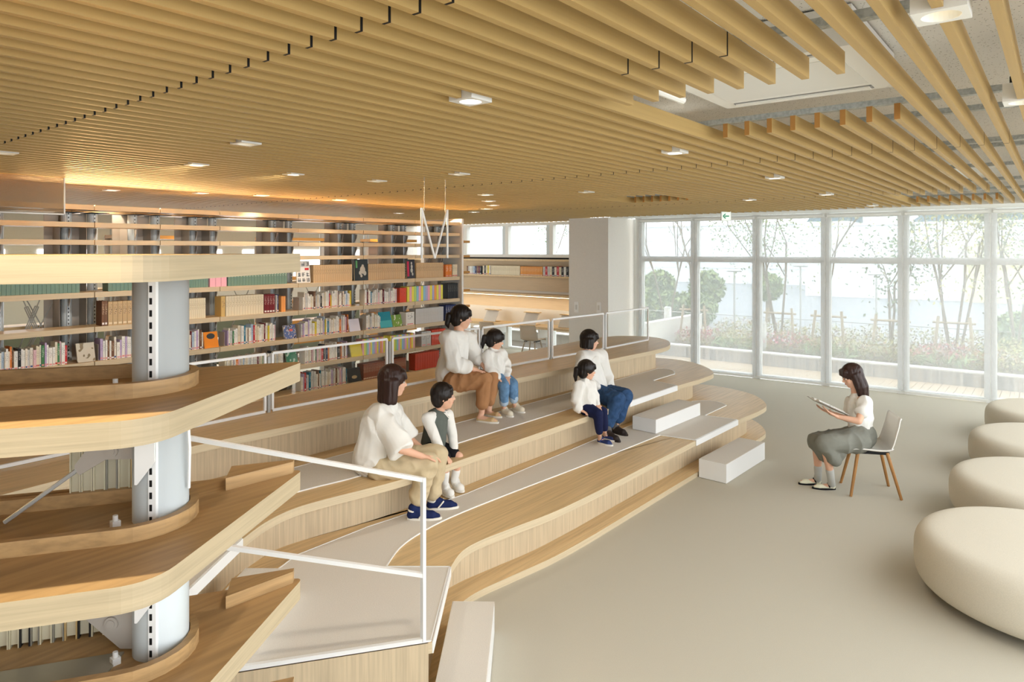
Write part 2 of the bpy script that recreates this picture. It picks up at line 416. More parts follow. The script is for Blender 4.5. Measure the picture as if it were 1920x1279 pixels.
# ---------------------------------------------------------------- reading nook
NU = 13.0
struct('wall_nook', B(NU, 8.05, .72, NU + .15, 14, 2.24), mat('nook_wall', (212, 190, 158), .7, .2, 0, .05, 5, (6, .5, 6)))
struct('trim_3', B(NU - .03, 8.05, 2.235, NU + .0, 13.9, 2.262), WHITE)
nm = [8.1, 9.28, 10.62, 12.0, 13.4]
for i in range(4):
    for (z0, z1, n_) in ((2.26, HC, 'upper'), (0, .72, 'lower')):
        root = thing('window_%d' % (20 + i + (0 if n_ == 'upper' else 10)), (NU, nm[i], 0), R(90)); root['kind'] = 'structure'
        L = nm[i + 1] - nm[i]
        obj('mullion', B(-.05, -.14, z0, .05, 0, z1), WHITE, root)
        obj('head_rail', B(.05, -.14, z1 - .07, L - .05, 0, z1), WHITE, root)
        obj('sill_rail', B(.05, -.14, z0, L - .05, 0, z0 + .05), WHITE, root)
        obj('sash_stile', B(.05, -.12, z0 + .05, .16, -.03, z1 - .07), mat('sash', (214, 224, 228), .5), root)
        obj('pane', B(.16, -.08, z0 + .05, L - .05, -.075, z1 - .07), GLASS, root)
def sheet(name, lab, cat, parts):
    t = thing(name, (0, 0, 0), 0, lab, cat)
    for n_, bm, m in parts: obj(n_, bm, m, t)
    return t
sheet('wall_shelf', 'long oak wall shelf carrying a row of books under the nook windows', 'shelf',
      [('board', B(12.72, 8.06, 1.775, NU, 13.9, 1.81), OAK)])
sheet('wall_shelf', 'empty oak board just below the nook windows, above the book row', 'shelf',
      [('board', B(12.72, 8.06, 2.15, NU, 13.9, 2.195), OAK), ('back_strip', B(12.97, 8.06, 2.195, NU, 13.9, 2.235), BLACK)])
sheet('light_shelf', 'oak shelf with a glowing light strip along its underside above the nook desk', 'shelf',
      [('board', B(12.66, 8.06, 1.335, NU, 13.9, 1.385), OAK), ('upstand', B(12.95, 8.06, 1.385, NU, 13.9, 1.44), CARPET),
       ('light_strip', B(12.67, 8.06, 1.325, 12.70, 13.9, 1.335), LEDM)])
sheet('desk', 'long pale oak desk running along the nook wall under the glowing shelf', 'desk',
      [('desktop', B(12.35, 8.06, .63, NU - .004, 13.9, .68), OAK), ('desk_back', B(12.93, 8.06, .68, NU - .004, 13.9, 1.02), CARPET),
       ('bracket', B(12.5, 9.25, .4, NU - .05, 9.29, .63), WMET), ('bracket', B(12.5, 10.6, .4, NU - .05, 10.64, .63), WMET), ('bracket', B(12.5, 12.0, .4, NU - .05, 12.04, .63), WMET)])
def ustand(px, lab):
    u = 12.62; k = (px - 960) / FPX; d = u / (math.sin(HEAD) * k + math.cos(HEAD)); _, v = D(px, d)
    t = thing('book_rest', (u, v, .68), 0, lab, 'book rest', 'wooden book rests on the nook desk')
    M = Matrix.Rotation(R(-58), 4, 'Y')
    obj('panel', B(-.17, -.19, 0, .17, .19, .015, Matrix.Translation((.0, 0, .15)) @ M), CARPET, t)
    obj('ledge', B(-.03, -.2, .275, .13, .2, .295), OAK, t)
    obj('foot', B(-.10, -.16, 0, .14, .16, .012), OAK, t)
ustand(922, 'left tilted book rest of the three on the nook desk'); ustand(996, 'middle tilted book rest of the three on the nook desk'); ustand(1064, 'right book rest of the nook desk, half hidden by the pier')
# ---------------------------------------------------------------- surroundings outdoors
ou = walluv(0)
deckM = mat('deck_board', (214, 190, 160), .7, .2, 0, .15, 8, (.4, 8, 8), .05)
deck = struct('deck', B(13.3, -7, -.06, 14.5, 13, -.035), mat('deck_under', (90, 80, 70), .9))
for i in range(95):
    v = -3.4 + i * .125
    o = obj('plank', B(-.62, -.058, 0, .62, .058, .03), deckM, deck); o.location = (13.84, v, -.035)
curb = struct('curb_wall', B(14.46, -7, -.06, 14.62, 13, .235), mat('curb_core', (170, 166, 160), .9))
obj('coping', B(14.42, -7, .235, 14.66, 13, .262), WHITE, curb)
tile_ms = [mat('tile_%s' % n_, c, .6, .3) for n_, c in (('pale', (206, 200, 192)), ('grey', (176, 170, 164)), ('dark', (146, 142, 138)), ('warm', (192, 182, 172)))]
rt = random.Random(3); v = -1.2; tiles = 0; bases = [B(-.012, -.5, -.5, 0, .5, .5) for _ in tile_ms]; tm = []
for m_, b_ in zip(tile_ms, bases):
    me = bpy.data.meshes.new('tile'); b_.to_mesh(me); b_.free(); me.materials.append(m_); tm.append(me)
while v < 8.6 and tiles < 290:
    w_ = rt.choice((.03, .045, .06)); o = bpy.data.objects.new('tile', rt.choice(tm)); COL.objects.link(o); o.parent = curb
    o.location = (14.46 - rt.random() * .006, v + w_ / 2, .095); o.scale = (1, w_ - .005, .27); v += w_; tiles += 1
struct('ground', B(14.62, -60, -.3, 120, 90, .2 - .4), mat('asphalt', (150, 154, 158), .9, .1, 0, .05, 3))
struct('planting_bed', B(14.62, -7, -.3, 16.9, 14, .2), mat('soil', (120, 104, 84), .95, .1, 0, .3, 20))
struct('side_wall_outside', B(13.35, 7.3, -.06, 17, 7.5, .75), PLAST)

def foliage(bm, n, fn, size, rnd, mi=0, flat=.5):
    for _ in range(n):
        c = Vector(fn()); s = size * rnd.uniform(.6, 1.3)
        q = Euler((rnd.uniform(-1.2, 1.2), rnd.uniform(-1.2, 1.2), rnd.uniform(0, 6.28))).to_matrix()
        a = bm.verts.new(c + q @ Vector((-s, 0, 0))); b = bm.verts.new(c + q @ Vector((0, -s * flat, 0)))
        d = bm.verts.new(c + q @ Vector((s, 0, 0))); e = bm.verts.new(c + q @ Vector((0, s * flat, 0)))
        f = bm.faces.new((a, b, d, e)); f.material_index = mi if not callable(mi) else mi(c, rnd)
LEAF = [mat('leaf_yellow_green', (196, 190, 124), .7), mat('leaf_olive', (140, 156, 100), .7), mat('leaf_rust', (176, 122, 90), .7), mat('azalea_pink', (204, 84, 112), .7),
        mat('leaf_blade', (150, 176, 120), .7), mat('leaf_dark', (122, 142, 106), .7)]
rb = random.Random(5)
# low hedge: individually counted shrubs in two rows
hl = ['low mixed shrub in the planting bed, %s' % s for s in ()]
si = 0
shr_v = [(-2.2 + i * .98) for i in range(10)]
for i, v in enumerate(shr_v):
    for row in (0, 1):
        if i == 9 and row == 1: continue
        h = (.42 if row == 0 else .62); uu = 15.32 + row * .85; vv = v + row * .4
        pink = (row == 0 and i in (4, 7, 9))
        bm = bmesh.new(); r_ = random.Random(100 + i * 2 + row)
        def fn():
            a = r_.uniform(0, 6.28); rr = r_.random() ** .5; z = r_.random()
            return (uu + math.cos(a) * rr * .5, vv + math.sin(a) * rr * .62, .22 + z * h * (1 - .35 * rr * rr))
        def mi(c, rnd):
            x = rnd.random()
            if pink and c.z > .35 and x < .4: return 3
            return 0 if x < .6 else (1 if x < .78 else (2 if x < .95 else 5))
        foliage(bm, 1100, fn, .03, r_, mi)
        if row == 0 and i % 2 == 0:
            foliage(bm, 60, lambda: (uu + r_.uniform(-.5, -.3), vv + r_.uniform(-.5, .5), .25 + r_.random() * .2), .16, r_, 4, .1)
        t = thing('shrub', (0, 0, 0), 0, None, 'shrub', 'low shrubs in the planting bed behind the windows')
        t['label'] = 'low %s shrub in the %s row of the planting bed, %s from the right' % ('pink flowering' if pink else ('spiky leaved' if row == 0 and i % 2 == 0 else 'rusty green'), 'front' if row == 0 else 'back', ('first', 'second', 'third', 'fourth', 'fifth', 'sixth', 'seventh', 'eighth', 'ninth', 'tenth')[i])
        obj('foliage', bm, LEAF[0], t, mats=LEAF)
        st = bmesh.new()
        for q in range(5): tube(st, (uu + r_.uniform(-.1, .1), vv + r_.uniform(-.1, .1), .18), (uu + r_.uniform(-.3, .3), vv + r_.uniform(-.3, .3), .18 + h * .8), .008, .004, 5)
        obj('stem', st, mat('twig', (130, 110, 90), .9), t)
BARK = mat('bark', (140, 128, 112), .9, .1, 0, .2, 30)
STAKE = mat('stake_wood', (186, 168, 140), .8)
def wpos(px, u): 
    k = (px - 960) / FPX; d = u / (math.sin(HEAD) * k + math.cos(HEAD)); return D(px, d)
def tree(px, u, H_, label, leaves, stems=1, spread=.5, stakes=True, seed=1, leafm=1, bare=False, z0=.2, lsize=.034):
    rnd = random.Random(seed); uu, vv = wpos(px, u)
    t = thing('tree', (uu, vv, z0), 0, label, 'tree')
    tr = bmesh.new(); tips = []
    def grow(p, dirv, L, r, dep):
        q = p; n_ = 3
        for s in range(n_):
            d2 = (dirv + Vector((rnd.uniform(-.12, .12), rnd.uniform(-.12, .12), rnd.uniform(0, .1)))).normalized()
            nx = q + d2 * (L / n_); tube(tr, q, nx, r * (1 - .2 * s / n_), r * (1 - .2 * (s + 1) / n_), 5, False); q = nx; dirv = d2
            if dep <= 2 and s > 0: tips.append(q.copy())
            if dep > 0 and s >= 1:
                for _ in range(2 if bare else 1):
                    side = Vector((rnd.uniform(-1, 1), rnd.uniform(-1, 1), rnd.uniform(.2, .9))).normalized()
                    grow(q, (dirv * .6 + side * .7).normalized(), L * .62, r * .5, dep - 1)
        tips.append(q.copy())
    for s in range(stems):
        a = rnd.uniform(0, 6.28); b = Vector((math.cos(a) * .06 * (stems > 1), math.sin(a) * .06 * (stems > 1), 0))
        grow(b, Vector((math.cos(a) * spread * .13, math.sin(a) * spread * .13, 1)).normalized(), H_ * .55, .028 if stems > 1 else .04, 3 if bare else 2)
    obj('trunk', tr, BARK, t)
    if leaves:
        bm = bmesh.new()
        hi = [x for x in tips if x.z > H_ * .28]
        foliage(bm, leaves, lambda: (lambda c: (c.x + rnd.gauss(0, spread * .3), c.y + rnd.gauss(0, spread * .3), c.z + rnd.gauss(0, .2)))(rnd.choice(hi)), lsize, rnd, leafm, .5)
        obj('leaves', bm, LEAF[0], t, mats=LEAF)
    if stakes:
        s = thing('tree_stake', (uu, vv, z0 - .02), 0, 'wooden stake frame holding ' + label.split(',')[0], 'stake')
        for sg in (-1, 1): obj('post', tube(bmesh.new(), (-.22, sg * .34, 0), (-.12, sg * .26, .92), .03, .03, 8), STAKE, s)
        obj('crossbar', tube(bmesh.new(), (-.13, -.36, .80), (-.13, .36, .80), .024, .024, 8), STAKE, s)
tree(1252, 17.6, 4.3, 'bare branching tree seen through the leftmost tall window', 0, 2, 1.4, False, 11, bare=True)
tree(1305, 15.6, 3.2, 'bare thin sapling beside the second mullion from the left', 60, 1, .5, True, 12, 1)
tree(1465, 16.0, 4.4, 'pale green leafy tree with several stems through the third tall window', 4200, 4, 1.5, True, 13, 1)
tree(1556, 15.9, 3.6, 'slender leaning tree just right of the middle mullion', 420, 1, .7, True, 14, 0)
tree(1672, 15.7, 2.7, 'small drooping bamboo like tree left of the wide mullion', 800, 2, .8, True, 15, 5, lsize=.045)
tree(1790, 16.0, 4.3, 'tall yellow green tree with four stems through the right window', 4600, 4, 1.4, True, 16, 0)
tree(1905, 16.6, 4.0, 'dense green tree at the extreme right edge outside', 3600, 3, 1.3, False, 17, 5)
tree(1040, 17.5, 5.0, 'leafy tree faintly visible through the small nook window', 1200, 3, 1.2, False, 18, 5)
def globe(px, py, d, r, label, rz=1.0):
    u, v = D(px, d); z = EYE - (py - 470) * d / FPX
    t = thing('clipped_bush', (u, v, -.3), 0, label, 'bush'); rnd = random.Random(int(px))
    bm = bmesh.new()
    def fn():
        q = Vector((rnd.gauss(0, 1), rnd.gauss(0, 1), rnd.gauss(0, 1))).normalized() * r * rnd.uniform(.8, 1)
        return (q.x, q.y, q.z * rz + (z + .3))
    foliage(bm, 900, fn, .12, rnd, lambda c, rn: 1 if rn.random() < .6 else 5)
    obj('foliage', bm, LEAF[0], t, mats=LEAF)
    obj('core', lathe(bmesh.new(), [(.05, z + .3 - r * rz * .8), (r * .7, z + .3 - r * rz * .4), (r * .8, z + .3), (r * .6, z + .3 + r * rz * .5), (.05, z + .3 + r * rz * .8)], 14), LEAF[5], t)
    obj('stem', tube(bmesh.new(), (0, 0, 0), (0, 0, z + .3), .08), BARK, t)
globe(1235, 538, 24, .58, 'clipped round bush seen past the bare tree through the leftmost window')
globe(1325, 540, 24, .62, 'clipped round bush through the second tall window from the left')
globe(1440, 538, 25, .5, 'clipped round bush behind the leafy multi stemmed tree')
globe(1900, 640, 18, .55, 'clipped bush beside the right edge outside', 1.4)
for i, px in enumerate((1215, 1255, 1300)):
    globe(px, 580, 22, .75, ('left', 'middle', 'right')[i] + ' broad clipped hedge bush in the row under the bare tree', .75)
t = thing('bollard_light', (*wpos(1429, 15.0), .2), 0, 'white cylindrical bollard light standing in the shrubs left of a mullion', 'bollard')
obj('body', tube(bmesh.new(), (0, 0, 0), (0, 0, .62), .09, seg=16), WHITE, t); obj('cap', tube(bmesh.new(), (0, 0, .62), (0, 0, .66), .1, .06, 16), GMET, t)
t = thing('bollard_light', (*wpos(1252, 16.2), .2), 0, 'white cylindrical bollard light in shrubs in the leftmost window', 'bollard')
obj('body', tube(bmesh.new(), (0, 0, 0), (0, 0, .72), .09, seg=16), WHITE, t); obj('cap', tube(bmesh.new(), (0, 0, .72), (0, 0, .76), .1, .06, 16), GMET, t)
for i, (px, d, h, lb) in enumerate(((1377, 20, 2.0, 'thin pole with short arm beyond the bed in the second window'), (1501, 22, 2.1, 'thin pole right of the leafy tree in the third window'), (1643, 20, 1.9, 'thin pole with short arm behind the reading woman'))):
    u, v = D(px, d); t = thing('site_pole', (u, v, -.2), 0, lb, 'pole')
    obj('pole', tube(bmesh.new(), (0, 0, 0), (0, 0, h), .03), GMET, t); obj('arm', tube(bmesh.new(), (0, -.22, h), (0, .22, h), .025), GMET, t)
# wire fence beyond the bed
fe = thing('wire_fence', (0, 0, 0), 0, 'long low pale wire fence beyond the planting bed', 'fence')
fb = bmesh.new(); fv = bmesh.new()
for i in range(60): tube(fb, (17.4, -6 + i * .35, -.2), (17.4, -6 + i * .35, .75), .004, seg=4)
for z in (.0, .35, .72): tube(fv, (17.4, -6, z), (17.4, 15, z), .01, seg=4)
obj('wires', fb, GMET, fe)['kind'] = 'stuff'; obj('rail', fv, GMET, fe)
# white warehouse and hills
u, v = D(1545, 37)
bl = thing('building', (0, 0, -.2), 0, 'long plain white flat roofed building across the yard', 'building')
M = Matrix.Translation((u + 2, v, 0)) @ Matrix.Rotation(wang, 4, 'Z')
BW = mat('building_white', (226, 230, 232), .8)
obj('wall', B(-34, -9, 0, 1.5, 0, 4.0, M), BW, bl)
obj('parapet', B(-34.1, -9.1, 4.0, 1.6, .1, 4.12, M), WHITE, bl)
obj('annex', B(-20, .0, 0, -6.2, .6, 2.95, M), mat('annex', (214, 208, 178), .8), bl)
obj('rooftop_box', B(-3.5, -5, 4.12, -1.2, -2, 4.9, M), BW, bl)
b2 = thing('building', (0, 0, -.2), 0, 'low white building far behind the clipped round bushes', 'building')
M2 = Matrix.Translation((u + 14, v + 8, 0)) @ Matrix.Rotation(wang, 4, 'Z')
obj('wall', B(-6, -9, 0, 46, 0, 4.6, M2), BW, b2); obj('parapet', B(-6.1, -9.1, 4.6, 46.1, .1, 4.75, M2), WHITE, b2)
for i in range(3):
    obj('band', B(-6, 0, 1.2 + i * 1.1, 46, .04, 1.24 + i * 1.1, M2), mat('band', (216, 220, 222), .8), b2)
bm = bmesh.new(); N = 60; lo = []; hi = []
for i in range(N):
    px = 1450 + i * 22; d = 190; uu, vv = D(px, d); h = 6 + 9 * noise.noise(Vector((i * .13, 2, 0))) + 5 * noise.noise(Vector((i * .4, 5, 0))) + (i - 5) * .22
    a = [bm.verts.new((uu, vv, -1)), bm.verts.new((uu + 12, vv + 8, 2.4 + h * .55)), bm.verts.new((uu + 22, vv + 15, 2.4 + h)), bm.verts.new((uu + 60, vv + 40, 2.4 + h * 1.02)), bm.verts.new((uu + 60, vv + 40, -1))]
    lo.append(a)
for a, b in zip(lo, lo[1:]):
    for q in range(4): bm.faces.new((a[q], b[q], b[q + 1], a[q + 1]))
struct('hills', bm, mat('hill_forest', (104, 124, 134), .95, 0, 0, .2, .08))
# far end of the library behind the bookcase
struct('wall_light_block', B(-3.15, -2.3, 0, -3.0, 3.5, 3.38), PLAST)  # unseen wall behind the camera, added to block light from that side
struct('wall_back', B(-4, 13.9, 0, 13.1, 14.05, 3.38), PLAST)
struct('wall_left', B(-3.1, 3.5, 0, -3, 14, 3.38), PLAST)
for i, (u0, u1) in enumerate(((-1.6, 2.35),)):
    root = thing('window_%d' % (40 + i), (0, 0, 0)); root['kind'] = 'structure'
    # daylight window bay behind the left end of the bookcase
    obj('frame', box(box(bmesh.new(), u0, 11.0, 0, u0 + .08, 11.1, HC), u1 - .08, 11.0, 0, u1, 11.1, HC), WHITE, root)
    obj('frame', box(box(box(bmesh.new(), u0, 11.0, 0, u1, 11.1, .1), u0, 11, 2.9, u1, 11.1, HC), u0, 11, 1.05, u1, 11.1, 1.12), WHITE, root)
    for q in range(3): obj('mullion', B(u0 + .9 * (q + 1), 11.02, .1, u0 + .9 * (q + 1) + .05, 11.08, 2.9), WHITE, root)
    obj('pane', B(u0, 11.05, .1, u1, 11.056, 2.9), GLASS, root)
struct('wall_bay', box(B(2.35, 11.0, 0, 2.6, 14, 3.38), 2.6, 13.75, 0, 11.0, 13.8, 1.0), mat('bay_green', (126, 134, 118), .7))
# ---------------------------------------------------------------- stepped seating
T1, T2, T3, T0 = .40, .72, 1.04, .05
def cutL(u): return 3.03 + (u - 1.71) * -.716
noseA = smooth_path([(2.46, 2.50), (3.11, 3.0)], 1)[:1] + smooth_path([(3.11, 3.0), (3.32, 3.10), (3.53, 3.12), (3.85, 3.08), (4.3, 3.02), (4.86, 3.0)], 5)
noseA = [(2.46, 2.50)] + noseA[1:] + smooth_path([(4.86, 3.0), (6.8, 2.995), (7.94, 2.97), (8.55, 2.93), (9.0, 2.99), (9.51, 3.36), (9.74, 3.91), (9.68, 4.4), (9.35, 4.75)], 6)[1:]
slab1 = noseA + [(9.0, 4.85), (.0 - .9, 4.85), (-.9, cutL(-.9))]
nose2 = [(1.30, 3.12), (2.11, 3.71)] + smooth_path([(2.11, 3.71), (2.33, 3.83), (2.56, 3.89), (2.82, 3.87), (3.38, 3.77), (4.07, 3.75), (5.0, 3.75)], 5)[1:] + \
        smooth_path([(5.0, 3.75), (6.7, 3.73), (7.88, 3.71), (8.6, 3.67), (9.09, 3.74), (9.62, 4.2), (9.80, 4.7), (9.62, 5.2), (9.2, 5.4)], 6)[1:]
slab2 = nose2 + [(8.8, 5.45), (-1.7, 5.45), (-1.65, cutL(-1.65)), (1.28, cutL(1.28))]
nose3 = smooth_path([(-.1, 4.30), (.6, 4.5), (1.4, 4.62), (2.3, 4.70), (3.31, 4.64), (4.2, 4.62), (5.07, 4.57), (5.97, 4.49), (6.7, 4.44), (7.77, 4.37), (8.5, 4.32), (9.03, 4.37), (9.55, 4.66), (9.76, 5.05), (9.6, 5.45), (9.3, 5.6)], 5)
slab3 = nose3 + [(9.0, 5.65), (-1.95, 5.65)]
seat = thing('stepped_seating', (0, 0, 0), 0, 'long three tier oak seating steps with rounded overhanging ends in front of bookcase', 'stepped seating')
def slab(name, poly, z, th=.055):
    return obj(name, prism(bmesh.new(), poly, z - th, z, 0, 1), OAK, seat, mats=[OAK, OAKE])
def inset(poly, a): return [(p[0], p[1] + a) for p in poly]
s1 = slab('deck_board', slab1, T1); s2 = slab('deck_board', slab2, T2); s3 = slab('deck_board', slab3, T3)
slab('plinth_board', [(2.66, 2.36), (3.25, 2.83)] + [(p[0], p[1] + .01) for p in noseA[2:-3]] + [(9.1, 4.3), (9.0, 4.6), (-.6, 4.6), (-.5, cutL(-.5))][1:], T0, .05)
def riser(front, right, z0, z1, back, leftpts):
    rp = smooth_path([(right - .55, front[-1][1]), (right - .2, front[-1][1] + .02), (right, front[-1][1] + .2), (right + .05, front[-1][1] + .6), (right - .1, front[-1][1] + .95)], 5)
    poly = front + rp + [(right - .3, back), (leftpts[0][0], back)] + leftpts[1:]
    th = .02
    # hollow shell so tiers stay separate solids
    return obj('riser', prism(bmesh.new(), poly, z0, z1), OAKR, seat)
f1 = [(2.52, 2.62), (3.15, 3.12)] + [(p[0], p[1] + .2) for p in noseA[4:] if p[0] < 8.2]
riser(f1, 9.0, T0, T1 - .055, 4.2, [(1.2, 0), (1.15, 3.47)])
f2 = [(1.5, 3.42), (2.2, 3.95)] + [(p[0], p[1] + .2) for p in nose2 if 2.5 < p[0] < 8.1]
riser(f2, 9.02, T1, T2 - .055, 4.78, [(.2, 0), (.2, 4.15)])
f3 = [(p[0], p[1] + .17) for p in nose3 if .2 < p[0] < 8.3 and p[1] < 4.8]
riser(f3, 9.1, T2, T3 - .055, 5.5, [(.0, 0)])
# end panel below the cut left edge, facing the camera
def side_panel(z1, p0, p1):
    a = Vector((*p0, 0)); b = Vector((*p1, 0)); d = (b - a).normalized(); n = Vector((d.y, -d.x, 0))
    bm = bmesh.new(); prism(bm, [(a.x, a.y), (b.x, b.y), (b.x + n.x * .02, b.y + n.y * .02), (a.x + n.x * .02, a.y + n.y * .02)], 0, z1)
    obj('end_panel', bm, OAKR, seat)
side_panel(T1 - .0, (2.44, 2.507), (-.8, cutL(-.8) - .0))
# carpet inlays with white edging
def inlay(parent, poly, z, nose=None, zlow=.06):
    c = obj('carpet_inlay', prism(bmesh.new(), poly, z + .0005, z + .006), CARPET, parent)
    e = bmesh.new()
    n = len(poly)
    for i in range(n):
        a = Vector((*poly[i], z + .004)); b = Vector((*poly[(i + 1) % n], z + .004)); bar(e, a, b, .008, .0085)
    obj('edge_trim', e, WMET, c)
    return c
car1 = [(2.462, 2.512), (3.11, 3.006), (2.86, 3.32)] + smooth_path([(2.86, 3.32), (3.1, 3.46), (3.36, 3.53), (3.71, 3.56), (4.38, 3.53), (5.5, 3.45), (6.76, 3.38)], 4)[1:] + \
       [(6.81, 3.004), (7.94, 2.978), (7.90, 3.36), (8.59, 3.36)] + smooth_path([(8.59, 3.36), (8.70, 3.5), (8.70, 3.67), (8.55, 3.80)], 4)[1:] + [(6.2, 3.83), (4.14, 3.80), (3.54, 3.86), (3.19, 3.90), (2.6, 3.90), (1.95, 3.62), (1.45, 3.26), (1.74, 3.03)]
inlay(s1, car1, T1)
car2 = [(1.34, 3.155), (2.11, 3.716), (1.9, 4.0)] + smooth_path([(1.9, 4.0), (2.3, 4.14), (2.8, 4.13), (3.31, 4.06), (4.2, 4.09), (5.4, 4.07), (6.68, 4.05)], 4)[1:] + \
       [(6.72, 3.736), (7.88, 3.716), (8.0, 4.10), (8.62, 4.09)] + smooth_path([(8.62, 4.09), (8.80, 4.2), (8.9, 4.36), (8.85, 4.46)], 4)[1:] + [(7.0, 4.5), (5.0, 4.56), (3.4, 4.6), (2.6, 4.62), (1.2, 4.5), (.4, 4.2), (.5, 3.95)]
inlay(s2, car2, T2)
# white metal nose caps where the carpet runs over the edge
def nose_cap(parent, p0, p1, z, th=.055):
    a = Vector((*p0, 0)); b = Vector((*p1, 0)); d = (b - a).normalized(); n = Vector((d.y, -d.x, 0)) * .006
    bm = bmesh.new(); prism(bm, [(a.x, a.y), (b.x, b.y), (b.x + n.x, b.y + n.y), (a.x + n.x, a.y + n.y)], z - th, z + .007)
    obj('nose_cap', bm, WMET, parent)
nose_cap(s1, (6.81, 2.993), (7.94, 2.968), T1); nose_cap(s1, (2.46, 2.50), (3.11, 3.0), T1)
nose_cap(s2, (6.72, 3.728), (7.88, 3.708), T2); nose_cap(s2, (1.32, 3.135), (2.11, 3.71), T2)
# half-height step blocks
def step_block(poly, z0, z1, label):
    t = thing('step_block', (poly[0][0], poly[0][1], z0), 0, label, 'step')
    P_ = [(p[0] - poly[0][0], p[1] - poly[0][1]) for p in poly]
    obj('body', prism(bmesh.new(), P_, .004, z1 - z0 - .004), WMET, t)
    cx = sum(p[0] for p in P_) / len(P_); cy = sum(p[1] for p in P_) / len(P_)
    obj('carpet_top', prism(bmesh.new(), [(cx + (p[0] - cx) * .985, cy + (p[1] - cy) * .97) for p in P_], z1 - z0 - .004, z1 - z0), CARPET, t)
step_block([(6.85, 2.68), (7.93, 2.65), (7.95, 2.955), (6.87, 2.985)], 0, .2, 'white step block on the floor against the right end of the lowest tier')
step_block([(6.76, 3.43), (7.86, 3.40), (7.88, 3.695), (6.78, 3.725)], T1 + .006, .56, 'white step block standing on the first tier beside the seated pair')
step_block([(3.27, 2.77), (3.11, 2.98), (2.33, 2.38), (2.49, 2.17)], 0, .2, 'white step block in the foreground at the bottom edge, left end of the steps')
step_block([(2.29, 3.47), (2.12, 3.69), (1.35, 3.13), (1.52, 2.91 + .0)][:2] + [(1.53, 3.26), (1.73, 3.065)], T1 + .006, .56, 'step block on the first tier half hidden behind the near oak shelf')
# ---------------------------------------------------------------- railing on the top tier
rp = [(.65, 5.12), (1.92, 5.17), (1.97, 5.17), (3.155, 5.19), (3.225, 5.19), (4.43, 5.135), (4.50, 5.13), (5.70, 5.06), (5.76, 5.06), (6.93, 4.985), (7.0, 4.98), (8.09, 4.90), (8.16, 4.90), (9.32, 4.86)]
rail = thing('railing', (0, 0, 0), 0, 'low white metal railing with glass panels along the top tier before bookcase', 'railing')
for i in range(0, len(rp), 2):
    a = Vector((*rp[i], T3)); b = Vector((*rp[i + 1], T3)); bm = bmesh.new(); up = Vector((0, 0, .495))
    bar(bm, a + Vector((0, 0, .0135)), b + Vector((0, 0, .0135)), .022, .022); bar(bm, a + up, b + up, .026, .021)
    bar(bm, a + Vector((0, 0, .02)), a + up, .02, .02); bar(bm, b + Vector((0, 0, .02)), b + up, .02, .02)
    f = obj('panel_frame', bm, WMET, rail)
    g = bmesh.new(); bar(g, a + (b - a) * .02 + Vector((0, 0, .25)), b - (b - a) * .02 + Vector((0, 0, .25)), .006, .42); obj('glass_pane', g, GLASSR, f)
for i in range(2, len(rp), 2):
    a = Vector((*rp[i - 1], T3)); b = Vector((*rp[i], T3)); m_ = (a + b) / 2
    obj('infill_post', B(m_.x - .012, m_.y - .01, T3, m_.x + .012, m_.y + .01, T3 + .47), GMET, rail)
# guard at the left end, handrails rising along the cut edge
gd = thing('handrail', (0, 0, 0), 0, 'thin white metal handrail frame at the left foreground end of the steps', 'railing')
e = Vector((-.813, .582, 0)); p0 = Vector((2.43, 2.535, T1 + .012)); 
def gp(s, z): return Vector((p0.x + e.x * s, p0.y + e.y * s, z))
bm = bmesh.new(); bar(bm, gp(0, T1 + .01), gp(0, 1.24), .021, .021); obj('post', bm, WMET, gd)
obj('top_rail', bar(bmesh.new(), gp(-.012, 1.228), gp(2.1, 1.228 + .27 * 2.1), .024, .02), WMET, gd)
obj('middle_rail', bar(bmesh.new(), gp(0, .745), gp(2.0, .745 + .27 * 2.0), .024, .02), WMET, gd)
obj('base_rail', bar(bmesh.new(), gp(-.012, T1 + .014), gp(2.0, T1 + .014), .021, .021), WMET, gd)
bm = bmesh.new(); bar(bm, gp(2.0, T1 + .01), gp(2.0, 1.76), .021, .021); obj('post', bm, WMET, gd)

# ---------------------------------------------------------------- big curved bookcase (front plane v = 7.8)
BV = 7.8; SH_Z = [2.87, 2.69, 2.51, 2.33, 1.97, 1.61, 1.25, .89, .53, .17]
jx = [-.2, .9, 1.95, ucol(177, BV), ucol(300, BV), ucol(412, BV), ucol(559, BV), ucol(681, BV), ucol(778, BV), ucol(862, BV)]
bc = thing('bookcase', (0, 0, 0), 0, 'long open oak and grey steel bookcase full of books behind the seating steps', 'bookcase')
for i in range(len(jx) - 1):
    for z in SH_Z:
        th = .055 if z < 2.3 else .05
        b_ = obj('shelf_board', B(jx[i] + .004, BV, z - th, jx[i + 1] - .004, BV + .30, z, None), OAK, bc, mats=[OAK])
        obj('edge_strip', B(jx[i] + .004, BV - .006, z - th, jx[i + 1] - .004, BV, z), OAKE, b_)
        if z in (2.87, 2.51, 1.97, 1.61, 1.25, .89):
            obj('shelf_board', B(jx[i] + .004, BV + .62, z - th, jx[i + 1] - .004, BV + .92, z), OAK, bc)
SLOT = GREYB
